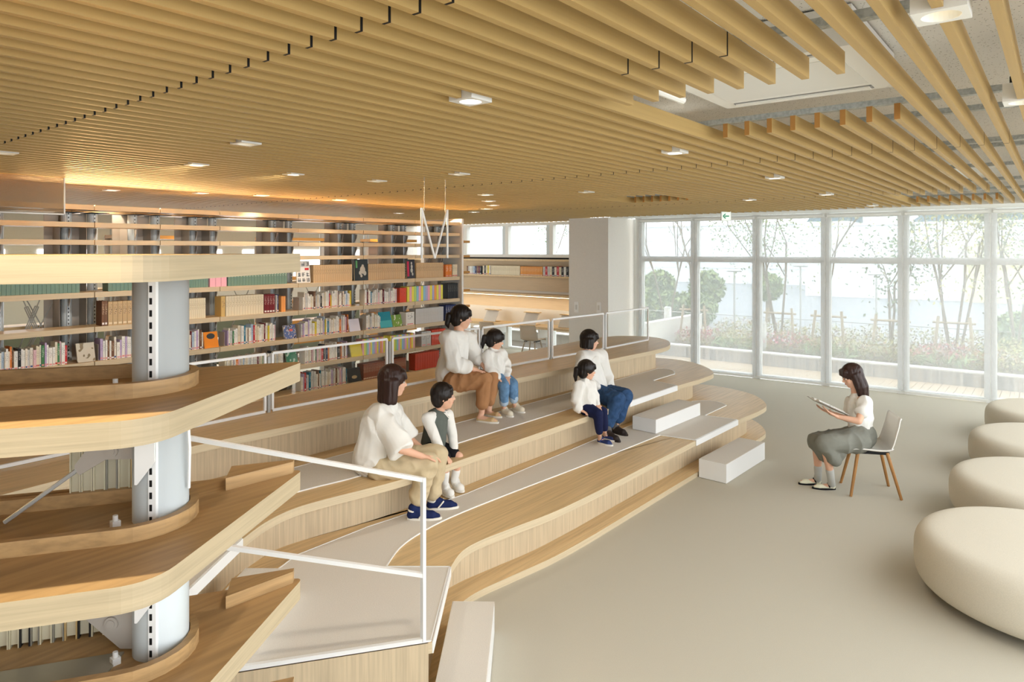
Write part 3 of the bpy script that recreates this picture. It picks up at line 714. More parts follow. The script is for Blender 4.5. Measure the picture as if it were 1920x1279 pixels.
for i, j in enumerate(jx[1:] if True else []):
    for k, du in enumerate((-.12, .13)):
        uu = j + du - .0
        if uu > jx[-1] - .05: uu = jx[-1] - .28 + .2 * k
        p = obj('post', tube(bmesh.new(), (uu, BV + .42, 0), (uu, BV + .42, 2.80), .05, seg=16), POSTW, bc)
        sb = bmesh.new(); box(sb, uu - .012, BV + .355, .05, uu + .012, BV + .368, 2.80)
        st = obj('slotted_rail', sb, POSTW, p)
        sl = bmesh.new()
        for q in range(68):
            z = .1 + q * .04
            box(sl, uu - .004, BV + .352, z, uu + .004, BV + .356, z + .018)
        obj('slots', sl, SLOT, p)['kind'] = 'stuff'
        obj('cap_plate', B(uu - .09, BV + .2, 2.80, uu + .09, BV + .5, 2.806), BLACK, bc)
        obj('side_plate', B(uu - .1, BV + .3, .2, uu - .097, BV + .62, 2.7), PLATE, bc)
        for z in SH_Z[1:]:
            bm = bmesh.new(); x0 = uu - .004
            vs = [bm.verts.new((x, y, zz)) for x in (x0, x0 + .008) for (y, zz) in ((BV + .30, z - .055), (BV + .38, z - .055), (BV + .38, z - .2), (BV + .31, z - .10))]
            bm.faces.new(vs[:4]); bm.faces.new(vs[4:][::-1])
            for q in range(4): bm.faces.new((vs[q], vs[(q + 1) % 4], vs[4 + (q + 1) % 4], vs[4 + q]))
            obj('shelf_bracket', bm, PLATE, bc)
    obj('frame_panel', B(j - .30, BV + .50, 0.1, j + .10, BV + .51, 2.80), PLATE, bc)
obj('end_panel', B(jx[-1] + .02, BV - .03, 0, jx[-1] + .06, BV + .95, 2.93), WHITE, bc)
# crossing tension rods with turnbuckles behind the left bays
def rod(a, b, parent=bc, r=.006):
    a = Vector(a); b = Vector(b); bm = bmesh.new(); tube(bm, a, b, r, seg=6)
    o = obj('brace_rod', bm, GMET, parent)
    m0 = a + (b - a) * .42; m1 = a + (b - a) * .58; d = (b - a).normalized(); n = Vector((d.z, 0, -d.x)) * .016
    t = bmesh.new(); tube(t, m0 + n, m1 + n, .006, seg=6); tube(t, m0 - n, m1 - n, .006, seg=6); tube(t, m0 + n, m0 - n, .008, seg=6); tube(t, m1 + n, m1 - n, .008, seg=6)
    obj('turnbuckle', t, GMET, o)
for i in range(2, len(jx) - 1):
    a, b = jx[i] + .15, jx[i + 1] - .14
    rod((a, BV + .46, .95), (b, BV + .46, 2.45)); rod((a, BV + .47, 2.45), (b, BV + .47, .95))
for (z0, z1) in ((.95, 2.25),):
    a, b = jx[2] + .1, jx[3] - .3
    rod((a + .1, BV + .5, z0), (a + .6, BV + .5, z1 - .25)); rod((a + .75, BV + .52, z0), (a + .25, BV + .52, z1 - .25))
    for s in (0, 1):
        pass
# second, simpler shelf row standing farther back (seen through the gaps)
b2 = thing('bookcase', (0, 0, 0), 0, 'orange second bookcase glimpsed through the gaps of the front one', 'bookcase')
for i, (u0, u1) in enumerate(((3.9, 5.3), (6.2, 7.6), (8.4, 9.6), (10.2, 11.2))):
    for z in (.5, .85, 1.2, 1.55, 1.95, 2.3, 2.62):
        obj('shelf_board', B(u0, 10.2, z - .05, u1, 10.5, z), ORNG, b2)
    for uu in (u0 + .1, u1 - .1):
        obj('post', tube(bmesh.new(), (uu, 10.45, 0), (uu, 10.45, 2.7), .05, seg=10), POSTW, b2)
    obj('back_panel', B(u0, 10.5, 0.2, u0 + .45, 10.52, 2.6), PLATE, b2)
for i, (u0, u1) in enumerate(((3.2, 13.0),)):
    root = thing('window_50', (0, 0, 0)); root['kind'] = 'structure'
obj('frame', B(2.7, 13.84, 1.0, 12.9, 13.9, 2.5), WHITE, root)
for q in range(8): obj('pane', B(2.8 + q * 1.27, 13.82, 1.75, 2.8 + q * 1.27 + .8, 13.84, 2.42), mat('glowing_pane', (250, 250, 250), .5, emit=1.6), root)  # panes glow by emission in place of daylight
spot((5, 9.9, 2.95), 30, WARM, 120, .8); spot((8.6, 9.9, 2.95), 30, WARM, 120, .8); spot((10.8, 10.5, 2.95), 18, (1, .9, .76), 120, .8)
# glass smoke screen hanging from the ceiling at the far left
t = thing('smoke_screen', (0, 0, 0), 0, 'glass smoke screen with a thin metal edge hanging from ceiling, far left', 'glass screen')
ue, ve = D(122, 6.3)
obj('glass', B(-1.5, ve - .004, 2.74, ue - .012, ve + .004, HC - .001), GLASS2, t)
obj('end_trim', B(ue - .012, ve - .008, 2.735, ue, ve + .008, HC - .001), GMET, t); obj('bottom_trim', B(-1.5, ve - .008, 2.728, ue - .0121, ve + .008, 2.74), GMET, t)
# hanging M sign of white rods
t = thing('letter_sign', (4.45, 4.49, 2.33), 0, 'big letter M made of white rods hanging from two thin wires', 'sign')
def Mx(s): return -.165 + .33 * s
for n_, a, b in (('rod', (Mx(0), 0, 0), (Mx(0), 0, .455)), ('rod', (Mx(0), 0, .45), (Mx(.5), 0, 0)), ('rod', (Mx(.5), 0, 0), (Mx(1), 0, .45)), ('rod', (Mx(1), 0, 0), (Mx(1), 0, .455))):
    obj('rod', tube(bmesh.new(), a, b, .0105, seg=8), WMET, t)
for s in (.1, .92): obj('wire', tube(bmesh.new(), (Mx(s), 0, .43), (Mx(s), 0, .735), .003, seg=6), GMET, t)
# exit sign
u, v = D(1361, 11.9)
t = thing('exit_sign', (u, v, 2.93), R(-51.2), 'small square exit sign with green arrow pointing left, hanging below slats', 'sign')
obj('housing', B(-.085, -.02, -.01, .085, .02, .15), WHITE, t)
obj('face', B(-.078, -.022, -.004, .078, -.02, .142), mat('sign_face', (236, 246, 238), .4, emit=.35), t)
GRN = mat('sign_green', (20, 150, 104), .5, emit=.15)
bm = bmesh.new(); box(bm, -.03, -.024, .06, .05, -.022, .08)
for s in (1, -1):
    bar(bm, (-.055, -.023, .07), (-.012, -.023, .07 + s * .04), .002, .018)
obj('arrow', bm, GRN, t)
obj('stem', tube(bmesh.new(), (.02, 0, .15), (.02, 0, .145 + .0), .006), GMET, t) if False else None
obj('bracket', B(.03, -.006, .15, .05, .006, .14 + .0 + .0), GMET, t) if False else None
obj('hanger', B(-.01, -.006, .15, .01, .006, .175), GMET, t)

# ---------------------------------------------------------------- near shelf unit, left foreground
ax = Vector((1, .33)).normalized()
def C2(X, d):                                              # camera-plan metres (right, ahead) to room plan
    return (math.sin(HEAD) * X + math.cos(HEAD) * d, -math.cos(HEAD) * X + math.sin(HEAD) * d)
nz = [2.39, 2.03, 1.67, 1.31, .95, .59, .23]
polyc = [(-2.7, .89), (-.79, 1.50), (-.695, 2.28), (-1.0, 2.16), (-2.7, 1.60)]
poly = round_poly([C2(*p) for p in polyc], [0, .085, .04, .1, 0], 7)
ns = thing('shelf_unit', (0, 0, 0), 0, 'near oak shelf unit with thick angled boards around a white steel post, left foreground', 'shelf unit')
pc = C2(-.964, 1.875)
def stad(off, extent=1.75, seg=14, r=.17):
    # half stadium outline around the post, open to the left; returns outer pts list in camera plan
    pts = []
    n = Vector((-ax.y, ax.x)); c = Vector((-.964, 1.875)) - ax * .075
    pts.append(c - ax * extent - n * (r + off))
    for i in range(seg + 1):
        a = -math.pi / 2 + math.pi * i / seg
        pts.append(c + ax * (math.cos(a) * (r + off)) + n * (math.sin(a) * (r + off)))
    pts.append(c - ax * extent + n * (r + off))
    return [C2(p.x, p.y) for p in pts]
for i, z in enumerate(nz):
    b_ = obj('shelf_board', prism(bmesh.new(), poly, z - .06, z, 0, 1), OAKN, ns, mats=[OAKN, OAKNE])
    if i == 0: 
        continue
    o_ = stad(0.0); n_ = stad(-.022); bm = bmesh.new(); z0, z1 = z, z + .038
    vo0 = [bm.verts.new((*p, z0)) for p in o_]; vo1 = [bm.verts.new((*p, z1)) for p in o_]; vi0 = [bm.verts.new((*p, z0)) for p in n_]; vi1 = [bm.verts.new((*p, z1)) for p in n_]
    for q in range(len(o_) - 1):
        bm.faces.new((vo0[q], vo0[q + 1], vo1[q + 1], vo1[q])); bm.faces.new((vi0[q + 1], vi0[q], vi1[q], vi1[q + 1])); bm.faces.new((vo1[q], vo1[q + 1], vi1[q + 1], vi1[q]))
    for q in (0, len(o_) - 1): bm.faces.new((vo0[q], vo1[q], vi1[q], vi0[q]))
    obj('rim', bm, OAKN, ns, smooth=False)
    cx, cy = C2(-1.046, 1.80)
    nb = bmesh.new(); box(nb, cx - .010, cy - .010, z, cx + .010, cy + .010, z + .018); tube(nb, (cx, cy, z + .018), (cx, cy, z + .032), .0065, seg=12)
    obj('bolt_cap', nb, WMET, ns)
    ed = [C2(*p) for p in ((-.87, 2.075), (-.718, 2.236), (-.722, 2.262), (-.90, 2.192))]
    if i > 1: obj('end_lip', prism(bmesh.new(), ed, z, z + .038), OAKN, ns)
    # lip along the back edge
    bk = [C2(*p) for p in ((-2.7, 1.585), (-1.02, 2.138), (-1.01, 2.123), (-2.7, 1.565))]
    obj('back_lip', prism(bmesh.new(), bk, z, z + .018), OAKN, ns)
post = obj('post', tube(bmesh.new(), (*pc, 0), (*pc, nz[0] - .06), .070, seg=40), POSTW, ns, smooth=False)
for p in post.data.polygons: p.use_smooth = len(p.vertices) == 4
# slotted strip facing the camera
fx, fy = C2(-.964 - .008 - .02, 1.875 - .0735)
yaw = HEAD - R(90) + R(14)
MM = Matrix.Translation((pc[0], pc[1], 0)) @ Matrix.Rotation(yaw + R(180) , 4, 'Z')
# local -Y of camera = towards camera
MM = Matrix.Translation((pc[0], pc[1], 0)) @ Matrix.Rotation(HEAD - R(90), 4, 'Z')
obj('slotted_rail', B(.006, -.078, .02, .026, -.058, 2.33, MM), WMET, post)
sl = bmesh.new()
z = .05
while z < 2.3:
    box(sl, .010, -.0795, z, .0165, -.0775, z + .017, MM); z += .032
obj('slots', sl, BLACK, post)['kind'] = 'stuff'
obj('power_cord', tube(tube(bmesh.new(), (*C2(-.885, 1.86), 1.98), (*C2(-.878, 1.86), 1.86), .004, seg=6), (*C2(-.878, 1.86), 1.86), (*C2(-.885, 1.87), 1.75), .004, seg=6), WMET, ns)
# gusset plates and brace brackets under the boards
def plate(name, ptsXZ, d, th=.004, m=WMET, sl=0.0, parent=ns):
    bm = bmesh.new(); f = []; b = []
    for (X, z) in ptsXZ:
        dd = d + sl * X
        f.append(bm.verts.new((*C2(X, dd), z))); b.append(bm.verts.new((*C2(X, dd + th), z)))
    bm.faces.new(f); bm.faces.new(b[::-1]); n = len(f)
    for i in range(n): bm.faces.new((f[i], b[i], b[(i + 1) % n], f[(i + 1) % n]))
    return obj(name, bm, m, parent)
for z in (2.03, 1.67, 1.31):
    plate('gusset', [(-.982, z - .06), (-.930, z - .06), (-.930, z - .18), (-.976, z - .24), (-.982, z - .24)], 1.775, m=WMET)
def boss(X, d, z, pl):
    c0 = Vector((*C2(X, d), z)); c1 = Vector((*C2(X, d - .006), z)); o = obj('boss', tube(tube(bmesh.new(), c0, c1, .018, seg=20), c1, c1 + (c1 - c0) * .4, .011, seg=20), PLATE, pl)
pl = plate('brace_plate', [(-1.035, 1.97), (-1.035, 1.832), (-1.108, 1.83), (-1.178, 1.788), (-1.192, 1.80), (-1.192, 1.815), (-1.15, 1.87), (-1.10, 1.97)], 1.86, .012, PLATE); boss(-1.09, 1.86, 1.855, pl)
pl = plate('brace_plate', [(-1.035, 1.61), (-1.035, 1.315), (-1.068, 1.315), (-1.168, 1.40), (-1.21, 1.45), (-1.21, 1.61)], 1.86, .012, PLATE); boss(-1.09, 1.86, 1.385, pl)
obj('brace_rod', tube(bmesh.new(), (*C2(-1.186, 1.866), 1.802), (*C2(-1.348, 1.813), 1.678), .006, seg=8), GMET, ns)
c_ = Vector((-.964, 1.875)); n_ax = Vector((-ax.y, ax.x))
q4 = [c_ - ax * .09 - n_ax * .0, c_ - ax * 1.7 - n_ax * .0, c_ - ax * 1.7 - n_ax * .135, c_ - ax * .12 - n_ax * .135]
obj('metal_tray', prism(bmesh.new(), [C2(p.x, p.y) for p in q4], 1.3105, 1.316), mat('tray_metal', (170, 166, 150), .3, .5, .4), ns)
# ---------------------------------------------------------------- books
def book_mesh(name, cover, sticker, pages=(236, 228, 208), band=None):
    """unit book: x thickness 0..1, y depth 0..1 (spine at 0), z height 0..1"""
    bm = bmesh.new()
    box(bm, 0, 0, 0, .1, 1, 1); box(bm, .9, 0, 0, 1, 1, 1); box(bm, .1, 0, 0, .9, .06, 1)
    box(bm, .1, .06, .02, .9, .97, .975, None, 1)
    if sticker: box(bm, .14, -.008, .05, .86, 0, .13, None, 2)
    if band is not None: box(bm, .2, -.006, .45, .8, 0, .88, None, 3)
    me = bpy.data.meshes.new(name); bm.to_mesh(me); bm.free()
    for m_ in (cover, mat('book_pages', pages, .9), mat('st_%s' % str(sticker), sticker or (240, 240, 236), .6), band or cover): me.materials.append(m_)
    return me
def textm(name, base, ink, sc=60, thr=.56):
    """paper with rows of ink marks standing for small print"""
    if name in MT: return MT[name]
    m = bpy.data.materials.new(name); m.use_nodes = True; nt = m.node_tree; b = nt.nodes['Principled BSDF']
    tc = nt.nodes.new('ShaderNodeTexCoord'); mp = nt.nodes.new('ShaderNodeMapping'); mp.inputs['Scale'].default_value = (2.2, 1, 22)
    n = nt.nodes.new('ShaderNodeTexNoise'); n.inputs['Scale'].default_value = sc / 40; n.inputs['Detail'].default_value = 2
    r = nt.nodes.new('ShaderNodeValToRGB'); r.color_ramp.interpolation = 'CONSTANT'
    r.color_ramp.elements[0].position = 0; r.color_ramp.elements[0].color = srgb(base); r.color_ramp.elements[1].position = thr; r.color_ramp.elements[1].color = srgb(ink)
    nt.links.new(tc.outputs['Object'], mp.inputs[0]); nt.links.new(mp.outputs[0], n.inputs['Vector']); nt.links.new(n.outputs['Fac'], r.inputs[0]); nt.links.new(r.outputs[0], b.inputs['Base Color'])
    b.inputs['Roughness'].default_value = .6; MT[name] = m; return m
PAPER = {}
def bk(n_, col, ink=None, st=(224, 150, 146), band=None):
    c = mat('cover_' + n_, col, .5, .3, 0, .06, 30)
    PAPER[n_] = book_mesh('book', c, st, band=textm('band_' + n_, col, ink) if ink else None)
bk('white', (238, 236, 228), (70, 70, 76)); bk('cream', (228, 218, 192), (90, 80, 70), (200, 60, 60)); bk('ivory', (232, 226, 210), (120, 60, 50), (60, 80, 140))
bk('pale_grey', (206, 206, 202), (60, 60, 64)); bk('pale_pink', (226, 190, 196), (140, 60, 80)); bk('pale_blue', (176, 196, 214), (40, 60, 110))
bk('lilac', (190, 170, 204), (80, 60, 110)); bk('navy', (34, 48, 96), (230, 230, 230), (236, 232, 228)); bk('black', (28, 28, 32), (220, 216, 210), (236, 232, 228))
bk('red', (196, 44, 50), (240, 236, 230), (236, 232, 228)); bk('teal', (22, 120, 150), (236, 240, 240), (236, 232, 228)); bk('green', (70, 130, 84), (236, 240, 230))
bk('yellow', (228, 206, 70), (90, 80, 40)); bk('orange', (222, 128, 50), (240, 230, 220)); bk('brown', (120, 84, 60), (220, 200, 160), (236, 232, 228))
bk('maroon', (110, 28, 40), (230, 220, 210), (236, 232, 228))
def series(n_, col, pages=(236, 228, 208), st=(236, 232, 224), ink=(80, 70, 60)):
    PAPER[n_] = book_mesh('book', mat('ser_' + n_, col, .5, .3, 0, .06, 30), st, pages, textm('serband_' + n_, col, ink)); return n_
series('volume_green', (112, 142, 128), st=None, ink=(210, 220, 200)); series('volume_tan', (196, 168, 126), st=(226, 210, 176)); series('volume_cream', (230, 218, 188), st=None, ink=(150, 130, 90))
series('volume_maroon', (122, 30, 36), st=(230, 226, 218), ink=(220, 200, 190)); series('volume_kraft', (206, 178, 138), st=None); series('volume_gold', (214, 180, 112), st=None)
series('volume_red', (214, 74, 48), st=None, ink=(180, 40, 30)); series('volume_grey', (206, 206, 204), st=None, ink=(170, 170, 168)); series('volume_black', (44, 46, 50), st=None, ink=(120, 120, 110))
series('volume_sienna', (150, 84, 60), st=(224, 206, 180), ink=(226, 206, 180)); series('volume_apricot', (226, 150, 60), st=(236, 232, 222), ink=(240, 220, 190))
for n_, c in (('pastel_yellow', (232, 226, 90)), ('pastel_pink', (236, 176, 190)), ('pastel_blue', (150, 200, 222)), ('pastel_lilac', (178, 176, 214)), ('pastel_green', (176, 214, 120)), ('pastel_orange', (240, 164, 90))):
    PAPER[n_] = book_mesh('book', mat('ser_' + n_, c, .5, .3), None)
MIX = ['white'] * 14 + ['ivory'] * 6 + ['cream'] * 4 + ['pale_grey'] * 3 + ['pale_pink', 'pale_blue', 'lilac', 'navy', 'black', 'red', 'teal', 'green', 'yellow', 'orange', 'brown', 'maroon']
ORDN = ['first', 'second', 'third', 'fourth', 'fifth', 'sixth', 'seventh', 'eighth', 'ninth', 'tenth'] + ['%dth' % i for i in range(11, 60)]
ORDN[20:23] = ['21st', '22nd', '23rd']; ORDN[30:33] = ['31st', '32nd', '33rd']; ORDN[40:43] = ['41st', '42nd', '43rd']
rk = random.Random(21)
ROWN = {1.97: 'top', 1.61: 'second', 1.25: 'third', .89: 'fourth', .53: 'lowest'}
def add_book(key, u, z, t, h, dep, label, group, v=BV + .03, rz=0.0, lean=0.0):
    o = bpy.data.objects.new('book', PAPER[key]); COL.objects.link(o)
    o.location = (u, v, z); o.scale = (t, dep, h); o.rotation_euler = (0, lean, rz)
    tag(o, label, 'book', group); return o
def run_mixed(px0, px1, z, place, hmin=.17, hmax=.24):
    u = ucol(px0, BV); ue = ucol(px1, BV); n = 0; prev = None
    while u < ue - .012:
        t = min(rk.choice((.014, .018, .02, .022, .026, .032)), ue - u); key = rk.choice(MIX)
        if key == prev and key not in ('white', 'ivory', 'cream'): key = 'white'
        prev = key; h = rk.uniform(hmin, hmax)
        col = key.replace('_', ' ')
        add_book(key, u, z, t - .0012, h, rk.uniform(.12, .16), '%s book, %s from left, %s' % (col, ORDN[n], place), 'assorted books ' + place[:60], v=BV + .03 + rk.uniform(0, .02))
        u += t; n += 1
def run_series(px0, px1, z, n, keys, h, label, dep=.15):
    u0 = ucol(px0, BV); u1 = ucol(px1, BV); t = (u1 - u0) / n
    for i in range(n):
        key = keys[i % len(keys)] if isinstance(keys, (list, tuple)) else keys
        lab = label
        if n > 1: lab = '%s, %s from left' % (label, ORDN[i])
        o = add_book(key, u0 + i * t, z, t * .94, h, dep, lab, label)
        if n > 2: o.name = 'bound_volume'; o['category'] = 'volume'
Z1, Z2, Z3, Z4, Z5 = 1.97, 1.61, 1.25, .89, .53
run_series(-4, 152, Z1, 19, 'volume_green', .235, 'green volume at the far left of the top book row')
run_series(205, 250, Z1, 6, 'volume_green', .235, 'green volume just left of the near white post')
run_series(350, 393, Z1, 9, 'volume_green', .235, 'green volume between white post and pink set')
run_series(396, 428, Z1, 3, 'pastel_pink', .23, 'pale pink boxed volume among the green ones')
run_series(430, 541, Z1, 21, 'volume_green', .235, 'green volume right of the pink boxed set')
run_series(590, 663, Z1, 18, 'volume_kraft', .235, 'kraft volume left of the black cover with seated figure')
run_series(693, 762, Z1, 19, 'volume_kraft', .235, 'kraft volume between the two dark displayed covers')
run_series(783, 834, Z1, 15, 'volume_kraft', .235, 'kraft brown volume right of the dark red displayed cover')
run_series(838, 850, Z1, 2, 'orange', .2, 'orange box at the right end of top row'); run_series(851, 860, Z1, 3, 'cream', .2, 'pale spine at the right end of the top row')
run_series(193, 204, Z2, 2, 'brown', .26, 'dark box left of the tan volumes, second book row'); run_series(205, 250, Z2, 5, 'volume_tan', .25, 'thick tan volume left of the near white post')
run_series(350, 388, Z2, 10, 'volume_cream', .235, 'cream volume right of the near white post')
run_series(417, 425, Z2, 1, 'volume_gold', .24, 'gold end box with small cross, second book row'); run_series(426, 497, Z2, 14, 'volume_cream', .24, 'cream volume beside the gold end box, second book row')
run_series(498, 518, Z2, 4, 'volume_maroon', .235, 'dark red volume right of the cream set')
run_mixed(521, 527, Z2, 'beside the dark red set'); run_series(530, 538, Z2, 2, 'pastel_orange', .2, 'pale orange book right of the dark red set')
run_mixed(571, 662, Z2, 'under the left kraft set'); run_mixed(687, 748, Z2, 'under the middle kraft set', .17, .235)
run_series(752, 765, Z2, 1, 'volume_red', .22, 'salmon red end box left of the pastel set, second row')
PAST = ['pastel_yellow', 'pastel_pink', 'pastel_yellow', 'pastel_green', 'pastel_blue', 'pastel_pink', 'pastel_yellow', 'pastel_blue', 'pastel_lilac', 'pastel_pink', 'pastel_yellow', 'pastel_lilac', 'pastel_orange']
run_series(766, 833, Z2, 16, PAST, .235, 'pastel volume of the second row set')
run_series(842, 861, Z2, 5, 'volume_black', .25, 'black volume at the right end, second row')
run_mixed(-4, 131, Z3, 'at the far left of the third row'); run_mixed(191, 249, Z3, 'left of the near white post, third row'); run_mixed(350, 385, Z3, 'left of the orange cover')
run_mixed(430, 520, Z3, 'right of the orange cover'); run_mixed(568, 657, Z3, 'right of the blue patterned cover', .17, .25)
run_mixed(691, 717, Z3, 'left of the teal cover'); run_series(764, 780, Z3, 1, 'white', .2, 'wide white boxed book right of the green cover'); run_series(782, 834, Z3, 20, 'volume_grey', .24, 'thin pale grey volume of the long third row set')
run_series(838, 858, Z3, 5, 'navy', .26, 'dark navy volume behind the ponytailed woman')
run_mixed(350, 362, Z4, 'just right of the near white post, fourth row'); run_mixed(425, 535, Z4, 'behind the railing left of the green cover', .17, .22); run_mixed(575, 655, Z4, 'left of the yellow cover')
run_series(682, 724, Z4, 14, PAST[1:], .23, 'pastel volume right of the yellow cover'); run_series(734, 780, Z4, 15, PAST, .23, 'pastel volume right of the railing post')
run_series(793, 811, Z4, 2, 'pale_grey', .23, 'pale box right of the pastel volumes, fourth row'); run_series(812, 838, Z4, 6, 'volume_red', .24, 'red volume behind the shoulder of the ponytailed woman')
run_mixed(412, 462, Z5, 'low behind the tip of the near shelf'); run_mixed(568, 653, Z5, 'on the lowest visible shelf', .17, .25)
run_series(684, 724, Z5, 13, 'volume_sienna', .23, 'rust brown volume left of the railing post, lowest row'); run_series(735, 764, Z5, 10, 'volume_sienna', .23, 'rust brown volume right of the railing post, lowest row')
run_series(781, 826, Z5, 10, 'volume_red', .26, 'orange red volume of the lowest row')
# faced-out covers leaning on the shelves
def cover_mat(name, base, blobs, sc=9):
    m = bpy.data.materials.new(name); m.use_nodes = True; nt = m.node_tree; b = nt.nodes['Principled BSDF']; b.inputs['Roughness'].default_value = .4
    tc = nt.nodes.new('ShaderNodeTexCoord'); n = nt.nodes.new('ShaderNodeTexNoise'); n.inputs['Scale'].default_value = sc; n.inputs['Detail'].default_value = 1
    r = nt.nodes.new('ShaderNodeValToRGB'); r.color_ramp.interpolation = 'CONSTANT'; r.color_ramp.elements[0].color = srgb(base)
    r.color_ramp.elements[1].position = .52; r.color_ramp.elements[1].color = srgb(blobs[0])
    if len(blobs) > 1:
        e = r.color_ramp.elements.new(.6); e.color = srgb(blobs[1])
    nt.links.new(tc.outputs['Object'], n.inputs['Vector']); nt.links.new(n.outputs['Fac'], r.inputs[0]); nt.links.new(r.outputs[0], b.inputs['Base Color']); return m
def face_out(px0, px1, z, h, label, m, lean=16, extra=None, v=BV + .02):
    u0 = ucol(px0, BV); u1 = ucol(px1, BV); w_ = u1 - u0
    t = thing('book', ((u0 + u1) / 2, v, z + .003), 0, label, 'book', 'books displayed cover forward')
    M = Matrix.Rotation(R(-lean), 4, 'X')
    obj('cover', B(-w_ / 2, 0, 0, w_ / 2, .003, h, M), m, t); obj('pages', B(-w_ / 2 + .004, .003, .003, w_ / 2 - .002, .018, h - .004, M), mat('book_pages', (236, 228, 208), .9), t)
    obj('back_cover', B(-w_ / 2, .018, 0, w_ / 2, .021, h, M), m, t)
    if extra:
        for n_, bm, mm in extra(w_, h, M): obj(n_, bm, mm, t)
    s = thing('book_stand', ((u0 + u1) / 2, v + .03 + h * math.sin(R(lean)) * .6, z), 0, 'grey metal stand propping up ' + ' '.join(label.split()[:8]), 'book stand', 'metal stands behind displayed books')
    obj('plate', B(-w_ * .3, 0.0, 0, w_ * .3, .003, h * .6, Matrix.Rotation(R(-8), 4, 'X')), PLATE, s); obj('foot', B(-w_ * .3, -.02, 0, w_ * .3, .07, .002), PLATE, s)
def glyphs(w_, h, M):
    out = []; ink = mat('cover_ink', (50, 66, 72), .6); bm = bmesh.new(); rr = random.Random(4)
    for r_ in range(4):
        for c in range(3):
            if r_ == 2: continue
            cx = -w_ * .33 + c * w_ * .33; cz = h * (.13 + .245 * r_)
            for q in range(5):
                a = rr.random() < .5; x0 = cx + rr.uniform(-.03, .01) * 1; z0 = cz + (q - 2) * .011
                if a: box(bm, cx - .022, -.0015, z0 - .003, cx + .022, 0, z0 + .003, M)
                else: box(bm, x0 - .003 + .01, -.0015, cz - .025, x0 + .004 + .01, 0, cz + .025, M)
    out.append(('printed_characters', bm, ink)); out.append(('red_square', B(w_ * .12, -.002, h * .58, w_ * .42, 0, h * .68, M), mat('cover_red', (226, 84, 60), .5)))
    return out
def figure(w_, h, M):
    g = mat('print_grey', (186, 186, 178), .6); bm = bmesh.new()
    for (x, z, r_) in ((.12, .68, .09), (.1, .5, .2), (-.08, .36, .1), (.26, .34, .12), (.0, .22, .08)):
        c = Vector((x * w_, -.001, z * h)); vs = [bm.verts.new(M @ (c + Vector((math.cos(a) * r_ * w_, 0, math.sin(a) * r_ * w_ * 1.2)))) for a in [i * .524 for i in range(12)]]; bm.faces.new(vs)
    return [('printed_figure', bm, g), ('title_strip', B(-w_ * .4, -.0015, h * .6, -w_ * .28, 0, h * .95, M), mat('print_green', (84, 150, 96), .6))]
def figure2(w_, h, M):
    g = mat('print_grey', (186, 186, 178), .6); bm = bmesh.new()
    for (x, z, r_) in ((.1, .8, .09), (.12, .62, .12), (.1, .42, .15), (.2, .22, .1)):
        c = Vector((x * w_, -.001, z * h)); vs = [bm.verts.new(M @ (c + Vector((math.cos(a) * r_ * w_, 0, math.sin(a) * r_ * w_ * 1.5)))) for a in [i * .524 for i in range(12)]]; bm.faces.new(vs)
    return [('printed_figure', bm, g), ('title_strip', B(-w_ * .45, -.0015, h * .1, -w_ * .22, 0, h * .9, M), mat('print_rose', (190, 40, 80), .6))]
def oval(col, x=.0, z=.72, r_=.3):
    def f(w_, h, M):
        bm = bmesh.new(); c = Vector((x * w_, -.001, z * h)); vs = [bm.verts.new(M @ (c + Vector((math.cos(a) * r_ * w_, 0, math.sin(a) * r_ * h * .6)))) for a in [i * .393 for i in range(16)]]; bm.faces.new(vs)
        return [('printed_oval', bm, mat('print_' + str(col), col, .5))]
    return f
face_out(559, 584, Z1, .29, 'white displayed cover with blocks of big dark characters and red square', mat('c_white', (240, 238, 234), .5), 6, glyphs)
face_out(667, 692, Z1, .30, 'black displayed cover with a grey seated figure', mat('c_black', (20, 30, 32), .4), 3, figure)
face_out(765, 780, Z1, .29, 'dark displayed cover with crimson strip and standing figure', mat('c_dark', (34, 32, 44), .4), 3, figure2)
face_out(147, 181, Z3, .2, 'displayed cover with a sepia photograph at the far left', cover_mat('c_photo', (196, 188, 168), [(120, 104, 70), (70, 80, 74)], 14))
face_out(386, 412, Z3, .19, 'bright orange displayed cover with a black and white oval picture', mat('c_orange', (236, 140, 30), .5), 14, oval((60, 60, 60)))
face_out(536, 558, Z3, .18, 'blue patterned displayed cover with pink square', cover_mat('c_blue', (90, 108, 160), [(210, 200, 196), (40, 44, 70)], 30), 14, oval((232, 110, 100), .1, .62, .16))
face_out(658, 678, Z3, .18, 'blank pale lilac displayed cover in the third row', mat('c_lilac', (222, 220, 232), .5))
face_out(716, 738, Z3, .24, 'teal displayed cover with paler lower half', mat('c_teal', (20, 140, 160), .5), 16, lambda w_, h, M: [('lower_band', B(-w_ / 2, -.001, 0, w_ / 2, 0, h * .45, M), mat('c_teal2', (70, 176, 186), .5))])
face_out(739, 757, Z3, .18, 'green landscape displayed cover right of the teal one', cover_mat('c_green', (120, 160, 60), [(220, 224, 200), (60, 100, 40)], 16))
face_out(541, 561, Z4, .18, 'dark green displayed cover behind the railing', cover_mat('c_dgreen', (60, 130, 100), [(180, 206, 196)], 12))
face_out(661, 682, Z4, .18, 'yellow displayed cover behind the railing', mat('c_yellow', (226, 212, 60), .5))
face_out(655, 680, Z5, .2, 'black displayed cover with cream patch on the lowest row', mat('c_blk2', (28, 24, 22), .5), 14, oval((200, 170, 120), .0, .35, .2))
